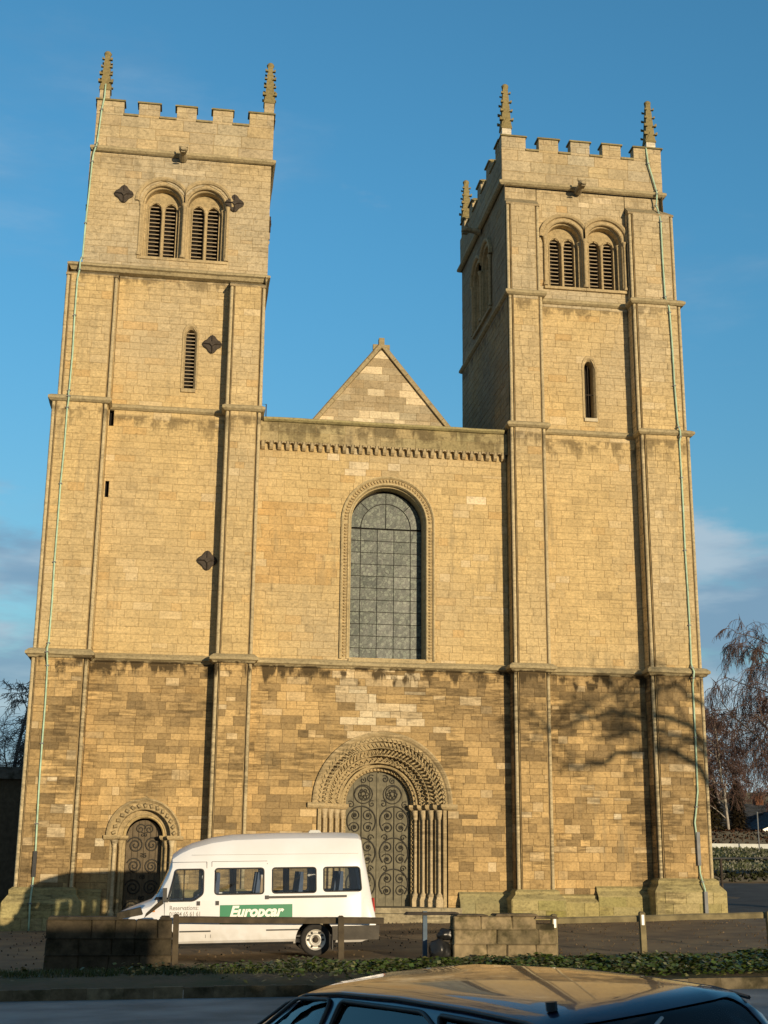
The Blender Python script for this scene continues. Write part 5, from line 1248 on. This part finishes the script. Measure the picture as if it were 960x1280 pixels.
for s in (-1, 1):
    for p in cw:
        mb = MB()
        def cy_(z): return s * lerp(.85 * .96, .565 + .035, min(1, max(0, (z - .93) / .39)))
        mb.tube([(x, cy_(z), z) for x, z in p] + [(p[0][0], cy_(p[0][1]), p[0][1])], .014, 5); mb.build('window_seal', BLACKPL, car)
    mb = MB(); mb.tube([(x, s * y, z) for x, y, z in ((-1.85, .575, 1.275), (-1.6, .58, 1.31), (-1.1, .585, 1.335), (-.4, .59, 1.352), (.3, .588, 1.34), (.75, .582, 1.305), (1.0, .60, 1.24), (1.3, .66, 1.09), (1.6, .73, .96))], .012, 5); mb.build('drip_rail', BLACKPL, car)
    for X in (-1.35, 1.5): wheel(car, X, s * .82, .30, .30, s, .17)
    mb = MB(); mb.box(-2.235, -2.17, s * .62 - .13, s * .62 + .13, .68, .84); mb.build('tail_light', mat('red_lens', (.35, .02, .015), .3, .1, 3, 0), car)
    mb = MB(); mb.box(2.40, 2.49, s * .52 - .15, s * .52 + .15, .56, .68); mb.build('headlight', mat('lamp_glass', (.6, .6, .6), .1, .1, 3, 0), car)
    mb = MB(); mb.box(1.02, 1.10, s * .90 - .06, s * .90 + .07, .86, .97); mb.build('door_mirror', NAVY, car)
    for X in (.30, -.98): mb = MB(); mb.box(X, X + .006, s * .846 - .004, s * .846 + .004, .3, .88); mb.build('panel_gap', BLACKPL, car)
mb = MB(); mb.tube([(-1.62, .44, 1.35), (-1.62, .44, 1.395)], .028, 8); mb.build('aerial_base', BLACKPL, car)
mb = MB(); mb.tube([(-2.0, .20, 1.15), (-1.93, .1, 1.235), (-1.9, .02, 1.27)], .010, 5); mb.build('rear_wiper', mat('wiper_metal', (.5, .5, .48), .4, .1, 4, 0), car)
mb = MB((.02, .10, .4)); e = .004; mb.v = [(-1.925 - e, .30, 1.235), (-1.925 - e, .05, 1.235), (-1.968 - e, .05, 1.175), (-1.968 - e, .30, 1.175)]; mb.f = [(0, 1, 2, 3)]; mb.t = [mb.tint]; mb.m = [0]; mb.sm = [False]
mb.build('blue_sticker', mat('blue_sticker_film', (.02, .09, .38), .4, .2, 20, 0), car)
for X, s in ((.35, -.38), (.35, .38), (-.75, 0)):
    mb = MB(); w = .24 if s else .6; mb.box(X - .2, X + .25, s - w, s + w, .5, .62); mb.box(X - .3, X - .2, s - w, s + w, .55, 1.0, top=(X - .36, X - .28, s - w * .9, s + w * .9))
    if s: mb.box(X - .37, X - .30, s - .12, s + .12, 1.0, 1.17)
    mb.build('seat', BLACKPL, car)
mb = MB(); mb.box(-2.0, 1.4, -.78, .78, .24, .28); mb.build('floor', BLACKPL, car)

# ------------------------------------------------------------------ buildings behind
def brick_house(name, label, x0, x1, y0, y1, zb, ze, zr, wallc, roofc, wins, gable_right=None):
    root = thing(name, label, 'house', ((x0 + x1) / 2, y0, zb))
    mb = MB(wallc); mb.box(x0, x1, y0, y1, zb - .5, ze); mb.build('wall', BRICKM, root)
    ym = (y0 + y1) / 2; o_ = .35
    mb = MB(roofc); mb.poly([(x0 - o_, y0 - o_, ze - .05), (x1 + o_, y0 - o_, ze - .05), (x1 + o_ - 1.5, ym, zr), (x0 - o_ + 1.5, ym, zr)]); mb.poly([(x0 - o_, y1 + o_, ze - .05), (x1 + o_, y1 + o_, ze - .05), (x1 + o_ - 1.5, ym, zr), (x0 - o_ + 1.5, ym, zr)]); mb.poly([(x0 - o_, y0 - o_, ze - .05), (x0 - o_ + 1.5, ym, zr), (x0 - o_, y1 + o_, ze - .05)]); mb.poly([(x1 + o_, y0 - o_, ze - .05), (x1 + o_ - 1.5, ym, zr), (x1 + o_, y1 + o_, ze - .05)]); mb.box(x0 - o_, x1 + o_, y0 - o_, y1 + o_, ze - .12, ze - .06)
    n = 14
    for i in range(1, n):
        t = i / n; z = ze - .05 + (zr - ze + .05) * t; y = y0 - o_ + (ym - y0 + o_) * t; mb.box(x0 - o_ + 1.5 * t, x1 + o_ - 1.5 * t, y - .03, y + .02, z + .0, z + .035)
    rf = mb.build('roof', ROUGHST, root)
    mb = MB((.14, .06, .03)); mb.box((x0 + x1) / 2 - .3, (x0 + x1) / 2 + .3, ym - .3, ym + .3, zr - .5, zr + .6); mb.build('chimney', BRICKM, rf)
    for a, b, c, d in wins:
        mb = MB((.5, .5, .48)); mb.box(a - .06, b + .06, y0 - .03, y0 + .0, c - .06, d + .06); f = mb.build('window', WHITEP, root)
        mb = MB(); mb.poly([(a, y0 - .035, c), ((a + b) / 2 - .03, y0 - .035, c), ((a + b) / 2 - .03, y0 - .035, d), (a, y0 - .035, d)]); mb.poly([((a + b) / 2 + .03, y0 - .035, c), (b, y0 - .035, c), (b, y0 - .035, d), ((a + b) / 2 + .03, y0 - .035, d)]); mb.build('pane', mat('dark_pane', (.03, .035, .04), .1, .1, 3, 0), f)
    return root
bh = brick_house('bungalow', 'low dark-roofed bungalow beyond the white rail at right', 35.7, 47, 46, 54, 1.9, 4.30, 5.85, (.06, .05, .045), (.05, .055, .065), [(37.6, 38.8, 2.9, 3.8), (40, 41.3, 2.9, 3.8)])
mb = MB((.22, .09, .045)); mb.box(37.9, 45, 41, 46, 1.4, 3.9); mb.poly([(37.9, 40.99, 3.9), (45, 40.99, 3.9), (41.45, 40.99, 5.2)]); mb.build('gabled_wing', BRICKM, bh)
mb = MB((.7, .7, .68))
for a, b in (((37.5, 3.78), (41.45, 5.25)), ((41.45, 5.25), (45.4, 3.78))):
    mb.grid([[(a[0], 40.85, a[1] - .16), (a[0], 40.85, a[1] + .06)], [(b[0], 40.85, b[1] - .16), (b[0], 40.85, b[1] + .06)]], smooth=False)
wr3 = MB((.05, .055, .065))
for a, b in (((37.5, 3.86), (41.45, 5.33)), ((41.45, 5.33), (45.4, 3.86))): wr3.poly([(a[0], 40.8, a[1]), (b[0], 40.8, b[1]), (b[0], 50, b[1]), (a[0], 50, a[1])])
wr3.build('wing_roof', ROUGHST, bh)
mb.build('barge_board', WHITEP, bh)
# white horizontal barrier and poles
br = thing('white_barrier', 'long white horizontal rail crossing below the bungalow', 'barrier', (28, 33, G(28, 33)))
mb = MB(); mb.box(24, 60, 33.0, 33.08, 2.52, 2.78); mb.build('rail', mat('white_board', (.55, .58, .56), .7, .1, 2, .1), br)
for i in range(13):
    x = 24.5 + i * 2.9; mb = MB(); mb.box(x, x + .12, 33.09, 33.2, G(x, 33) - .3, 2.75); mb.build('post', TIMBER, br, origin=(x, 33.1, G(x, 33)))
def pole(name, label, x, y, z1, r, m, cat='post'):
    o = thing(name, label, cat, (x, y, G(x, y))); mb = MB(); mb.tube([(x, y, G(x, y) - .2), (x, y, z1)], r, 8); mb.lathe(x, y, [(r * 1.3, z1 - .02), (r * 1.3, z1 + .03), (.005, z1 + .06)], 8); mb.build('shaft', m, o); return o
GALV = mat('galvanised_pole', (.30, .31, .30), .5, .2, 4, .1, metallic=.3)
pole('lamp_pole', 'thin grey pole rising over the white barrier by the bungalow', 33.0, 31.5, 4.5, .04, GALV)
pole('bollard', 'slim dark post on the side road beside the right tower', 22.55, 12, 1.78, .06, IRON)
cr_ = thing('white_cross', 'small white cross standing on the grass bank below the barrier', 'cross', (33.4, 27, G(33.4, 27)))
mb = MB(); mb.box(33.37, 33.45, 27, 27.06, G(33.4, 27) - .1, 2.62); mb.box(33.2, 33.62, 26.99, 27.07, 2.28, 2.36); mb.build('cross_frame', WHITEP, cr_)
# dark low wall/hedge between road and bank
def hedge(name, label, x0, x1, y0, y1, h, n, seed, col=(.03, .035, .012), rise=0):
    rs = random.Random(seed); mb = MB()
    for i in range(n):
        x = rs.uniform(x0, x1); y = rs.uniform(y0, y1); f = rs.random() ** .5; g = G(x, y)
        hh = h * (1 + .12 * nz3(x * .7, y, seed)); z = g + hh * f
        if rs.random() < .6: y = rs.choice((y0, y1)) + rs.uniform(-.06, .06)
        s_ = rs.uniform(.05, .13); d = Vector((rs.uniform(-1, 1), rs.uniform(-1, 1), rs.uniform(-1, 1))).normalized(); e = d.cross(Vector((rs.uniform(-1, 1), rs.uniform(-1, 1), rs.uniform(-1, 1)))).normalized(); c = Vector((x, y, z)); k = rs.uniform(.5, 1.6)
        mb.poly([tuple(c - d * s_), tuple(c - e * s_ * .6), tuple(c + d * s_), tuple(c + e * s_ * .6)], tuple(v * k for v in col))
    root = thing(name, label, 'hedge', ((x0 + x1) / 2, (y0 + y1) / 2, G((x0 + x1) / 2, y0))); mb.build('foliage', TINTM, root)
    mb = MB((.03, .028, .018)); gx = [x0 + (x1 - x0) * i / 12 for i in range(13)]
    for yy in ((y0 + .1), (y1 - .1)): mb.grid([[(x, yy, G(x, yy) - .2) for x in gx], [(x, yy, G(x, yy) + h * .9) for x in gx]], smooth=False)
    mb.grid([[(x, y0 + .1, G(x, y0) + h * .9) for x in gx], [(x, y1 - .1, G(x, y1) + h * .9) for x in gx]], smooth=False); mb.build('stems', TINTM, root); return root
hedge('hedge', 'low dark hedge between the side road and the grass bank', 19, 60, 16.6, 17.5, .42, 9000, 3)
hedge('hedge', 'dark rust-brown hedge in front of the bungalow behind the barrier', 25, 60, 36, 37, 1.2, 6000, 4, (.07, .035, .018))

# dark building behind the left tower
lb = thing('outbuilding', 'dark flat-roofed stone building in shadow behind the left tower', 'building', (-12, 6.2, -.6))
mb = MB((.10, .085, .06)); mb.box(-24, -5.4, 6.5, 16, -.9, 4.3); mb.build('wall', BRICKM, lb)
mb = MB((.13, .13, .12)); mb.box(-24.3, -5.2, 6.2, 16.3, 4.3, 4.62); mb.box(-24.2, -5.3, 6.3, 16.2, 4.62, 4.72); mb.build('roof', ROUGHST, lb)
for x in (-8.4, -11.2, -14.4):
    mb = MB(); mb.box(x, x + 1.4, 6.42, 6.49, 1.2, 3.4); f = mb.build('window', DARKOAK, lb); mb = MB(); mb.poly([(x + .1, 6.41, 1.3), (x + .65, 6.41, 1.3), (x + .65, 6.41, 3.3), (x + .1, 6.41, 3.3)]); mb.poly([(x + .75, 6.41, 1.3), (x + 1.3, 6.41, 1.3), (x + 1.3, 6.41, 3.3), (x + .75, 6.41, 3.3)]); mb.build('pane', VOID, f)

# ------------------------------------------------------------------ trees
def bare_tree(name, label, base, h, seed, spread=.5, droop=0.0, barkc=(.10, .085, .07), twigc=(.13, .065, .05), lean=(0, 0), ntw=5, r0=.16, crown0=.25, maxd=4, group=None, tr=.010, limbs=()):
    rs = random.Random(seed); tm = MB(barkc); wm = MB(twigc)
    root = thing(name, label, 'tree', base, group)
    def branch(p, d, L_, r, depth):
        n = 5 if depth < 2 else 4; pts = [p.copy()]; dd = d.copy(); q = p.copy()
        for i in range(n):
            dd = (dd + Vector((rs.uniform(-1, 1), rs.uniform(-1, 1), rs.uniform(-.7, .7))) * (.12 if depth == 0 else .25)).normalized()
            if depth >= 2: dd = (dd + Vector((0, 0, -droop * (.5 + .5 * depth)))).normalized()
            elif depth == 1: dd = (dd + Vector((0, 0, .08 - droop * .2))).normalized()
            q = q + dd * L_ / n; pts.append(q.copy())
        m = tm if depth < 2 else wm
        m.tube([tuple(x) for x in pts], r, 7 if depth == 0 else (5 if depth == 1 else 3), r1=max(r * (.35 if depth < 3 else .5), tr * .6), cap=False)
        if depth >= maxd: return
        k = {0: 15, 1: 9, 2: ntw, 3: ntw}.get(depth, 3)
        for j in range(k):
            t = lerp(crown0 if depth == 0 else .15, 1, (j + rs.random()) / k); idx = min(n - 1, int(t * n)); a = pts[idx].lerp(pts[idx + 1], t * n - idx)
            ax = (pts[idx + 1] - pts[idx]).normalized(); side = ax.cross(Vector((rs.uniform(-1, 1), rs.uniform(-1, 1), rs.uniform(-1, 1)))).normalized()
            sp = spread * (1.3 if depth == 0 else 1.2); nd_ = (ax * (1 - sp * .5) + side * sp).normalized()
            ll = {0: h * .36 * (1.15 - t * .75), 1: L_ * .48, 2: L_ * .55, 3: L_ * .6}[depth] * rs.uniform(.7, 1.25)
            rr = {0: r * .38 * (1.1 - .6 * t), 1: max(r * .42, tr), 2: tr, 3: tr * .7}[depth]
            branch(a, nd_, ll, rr, depth + 1)
    branch(Vector(base) - Vector((0, 0, .3)), Vector((lean[0], lean[1], 1)).normalized(), h, r0, 0)
    for pts, ra, rb, nsub in limbs:                                # great arching limbs with their own side shoots
        P = [Vector(p) for p in pts]; Q = []
        for a, b in zip(P, P[1:]):
            for t in (0, .34, .67): Q.append(a.lerp(b, t) + Vector((rs.uniform(-.12, .12), rs.uniform(-.2, .2), rs.uniform(-.10, .10))))
        Q.append(P[-1]); tm.tube([tuple(q) for q in Q], ra, 6, r1=rb)
        for j in range(nsub):
            q = Q[rs.randrange(2, len(Q))]; d = Vector((rs.uniform(-1, .3), rs.uniform(-.8, .8), rs.uniform(-.5, .9))).normalized(); branch(q, d, rs.uniform(.9, 2.2), .03, 2)
    tm.build('trunk', BARK, root); wm.build('crown', BARK, root); return root
bare_tree('birch_tree', 'pale-trunked birch with reddish winter twigs behind the bungalow', (33.6, 37, 2.4), 8.6, 11, .5, .12, (.34, .31, .27), (.12, .075, .06), (-.04, 0), ntw=6, r0=.11, maxd=4, tr=.016)
bare_tree('weeping_birch', 'tall weeping birch with hanging twigs at the right edge of the view', (30.9, 22, 1.6), 13.2, 5, .6, .2, (.12, .10, .085), (.10, .065, .055), (-.03, 0), ntw=7, r0=.2, maxd=4, tr=.013)
bare_tree('birch_tree', 'second slim birch farther right, pink-brown twigs over the bungalow roof', (37.8, 38, 2.4), 9.5, 23, .5, .15, (.34, .3, .27), (.13, .075, .065), ntw=5, r0=.14, maxd=4, tr=.016)
bare_tree('birch_tree', 'far reddish bare birch filling the gap beside the right tower', (36.5, 52, 2.6), 10.5, 61, .55, .1, (.2, .17, .15), (.115, .07, .06), ntw=7, r0=.16, maxd=4, tr=.02)
bare_tree('birch_tree', 'far purple-brown bare birch above the bungalow roof', (41.0, 55, 2.6), 11.5, 67, .55, .1, (.2, .17, .15), (.11, .065, .06), ntw=7, r0=.16, maxd=4, tr=.02)
bare_tree('bare_tree', 'bare winter tree with twigs paled for haze, beyond the outbuilding roof at the left edge', (-11.2, 26, -.5), 10.6, 31, .6, .03, (.10, .09, .08), (.27, .25, .235), ntw=5, r0=.2, maxd=4, tr=.015)  # twig colour of these three trees lightened to give sky light and haze
bare_tree('bare_tree', 'dense-twigged bare tree between the outbuilding roof and the left tower', (-8.4, 24, -.5), 9.6, 41, .6, .06, (.10, .09, .08), (.27, .25, .235), ntw=7, r0=.17, maxd=4, tr=.016)
bare_tree('bare_tree', 'smaller bare tree close behind the left tower corner', (-8.6, 30, -.5), 7.2, 37, .55, .03, (.10, .09, .08), (.27, .25, .235), ntw=5, r0=.14, maxd=4, tr=.013)
def facade_up(X, z, dt=0): t = 24 + dt; return (X + .358 * t, -.934 * t, z + .0805 * t)      # a point up-sun of the right tower's wall
bare_tree('bare_tree', 'bare spreading roadside tree right of the view, its limbs shading the right tower', (29.9, -21.0, -.2), 10.0, 53, .55, .05, (.08, .07, .05), (.08, .07, .05), ntw=3, r0=.3, maxd=3, tr=.02, crown0=.72, limbs=[
    ([(29.8, -21.0, 3.6), facade_up(18.3, 2.6), facade_up(17.3, 3.4), facade_up(16.5, 4.7, .5), facade_up(15.6, 5.25, 1), facade_up(14.6, 5.2, 1), facade_up(13.6, 4.85, 1), facade_up(12.9, 4.55, 1.5), facade_up(12.3, 4.7, 1.5)], .17, .06, 10),
    ([(29.8, -21.0, 5.2), facade_up(17.6, 4.9, -1), facade_up(16.2, 6.0, -1.5), facade_up(14.6, 6.5, -1.5), facade_up(13.0, 6.2, -1.5), facade_up(11.6, 5.7, -2)], .13, .05, 30),
    ([(29.8, -21.0, 6.4), facade_up(17.4, 6.4, 1.5), facade_up(15.9, 7.3, 2), facade_up(14.2, 7.1, 2.5), facade_up(12.8, 6.4, 2.5)], .12, .04, 26),
    ([(29.8, -21.0, 4.4), facade_up(17.6, 4.6, 2), facade_up(16.2, 5.5, 3), facade_up(14.6, 5.9, 3), facade_up(13.4, 5.6, 3)], .13, .05, 22)])
def conifer(label, x, y, zb, h, w, seed, col):
    rs = random.Random(seed); root = thing('conifer_tree', label, 'tree', (x, y, zb)); mb = MB((.07, .05, .03)); mb.tube([(x, y, zb - .3), (x, y, zb + h * .95)], .14, 7, r1=.03); mb.build('trunk', BARK, root); mb = MB()
    for i in range(5200):
        f = rs.random(); rr = w * (1 - f) ** .8 * (.75 + .35 * nz3(f * 9, i % 7, seed)) * rs.uniform(.45, 1.05); a = rs.uniform(0, 6.28)
        c = Vector((x + rr * math.cos(a), y + rr * math.sin(a), zb + .3 + f * (h - .3) + rs.uniform(-.15, .15))); d = Vector((math.cos(a), math.sin(a), rs.uniform(-.6, .5))).normalized(); e = d.cross(Vector((0, 0, 1))).normalized(); s_ = rs.uniform(.10, .22); k = rs.uniform(.5, 1.5)
        mb.poly([tuple(c - d * s_), tuple(c - e * s_ * .4), tuple(c + d * s_), tuple(c + e * s_ * .4)], tuple(v * k for v in col))
    mb.build('crown', TINTM, root)
conifer('dark rusty-brown conifer beside the right tower edge', 32.9, 38, 2.3, 4.1, 1.9, 3, (.055, .045, .018))
conifer('narrow dark conifer between the two birches', 35.4, 40, 2.4, 4.4, 1.4, 4, (.04, .03, .016))
conifer('low olive conifer against the tower base edge', 30.6, 39, 2.3, 3.3, 1.5, 8, (.06, .055, .02))
hedge('hedge', 'far tall reddish thicket behind the bungalow roof', 30, 70, 62, 66, 5.2, 14000, 14, (.09, .045, .035))

# ------------------------------------------------------------------ across the road, unseen behind the photographer: added to cast the foreground shade
hedge('hedge', 'unseen taller hedge end across the road, added to shade the verge', 12.6, 15.6, -48.6, -47.4, 2.42, 3000, 22, (.035, .05, .015))
hedge('hedge', 'unseen long low hedge across the road, added for the foreground shade', 15.8, 48, -48.6, -47.4, 1.95, 14000, 21, (.035, .05, .015))
gb = thing('shade_garage', 'unseen brick block across the road, added to shade the low left wall', 'shade_garage', (8.5, -49, GR(8, -47)))  # shade caster added out of view, sized to darken the left foreground
mb = MB((.2, .09, .05)); mb.box(3.6, 12.4, -53, -47.2, -.6, 3.0); mb.build('wall', BRICKM, gb); mb = MB((.08, .08, .08)); mb.box(3.3, 12.6, -53.3, -46.9, 3.0, 3.12); mb.build('roof', ROUGHST, gb)
mb = MB(); mb.box(5, 7.4, -47.2, -47.12, -.2, 2.1); mb.build('door', GREEN, gb)
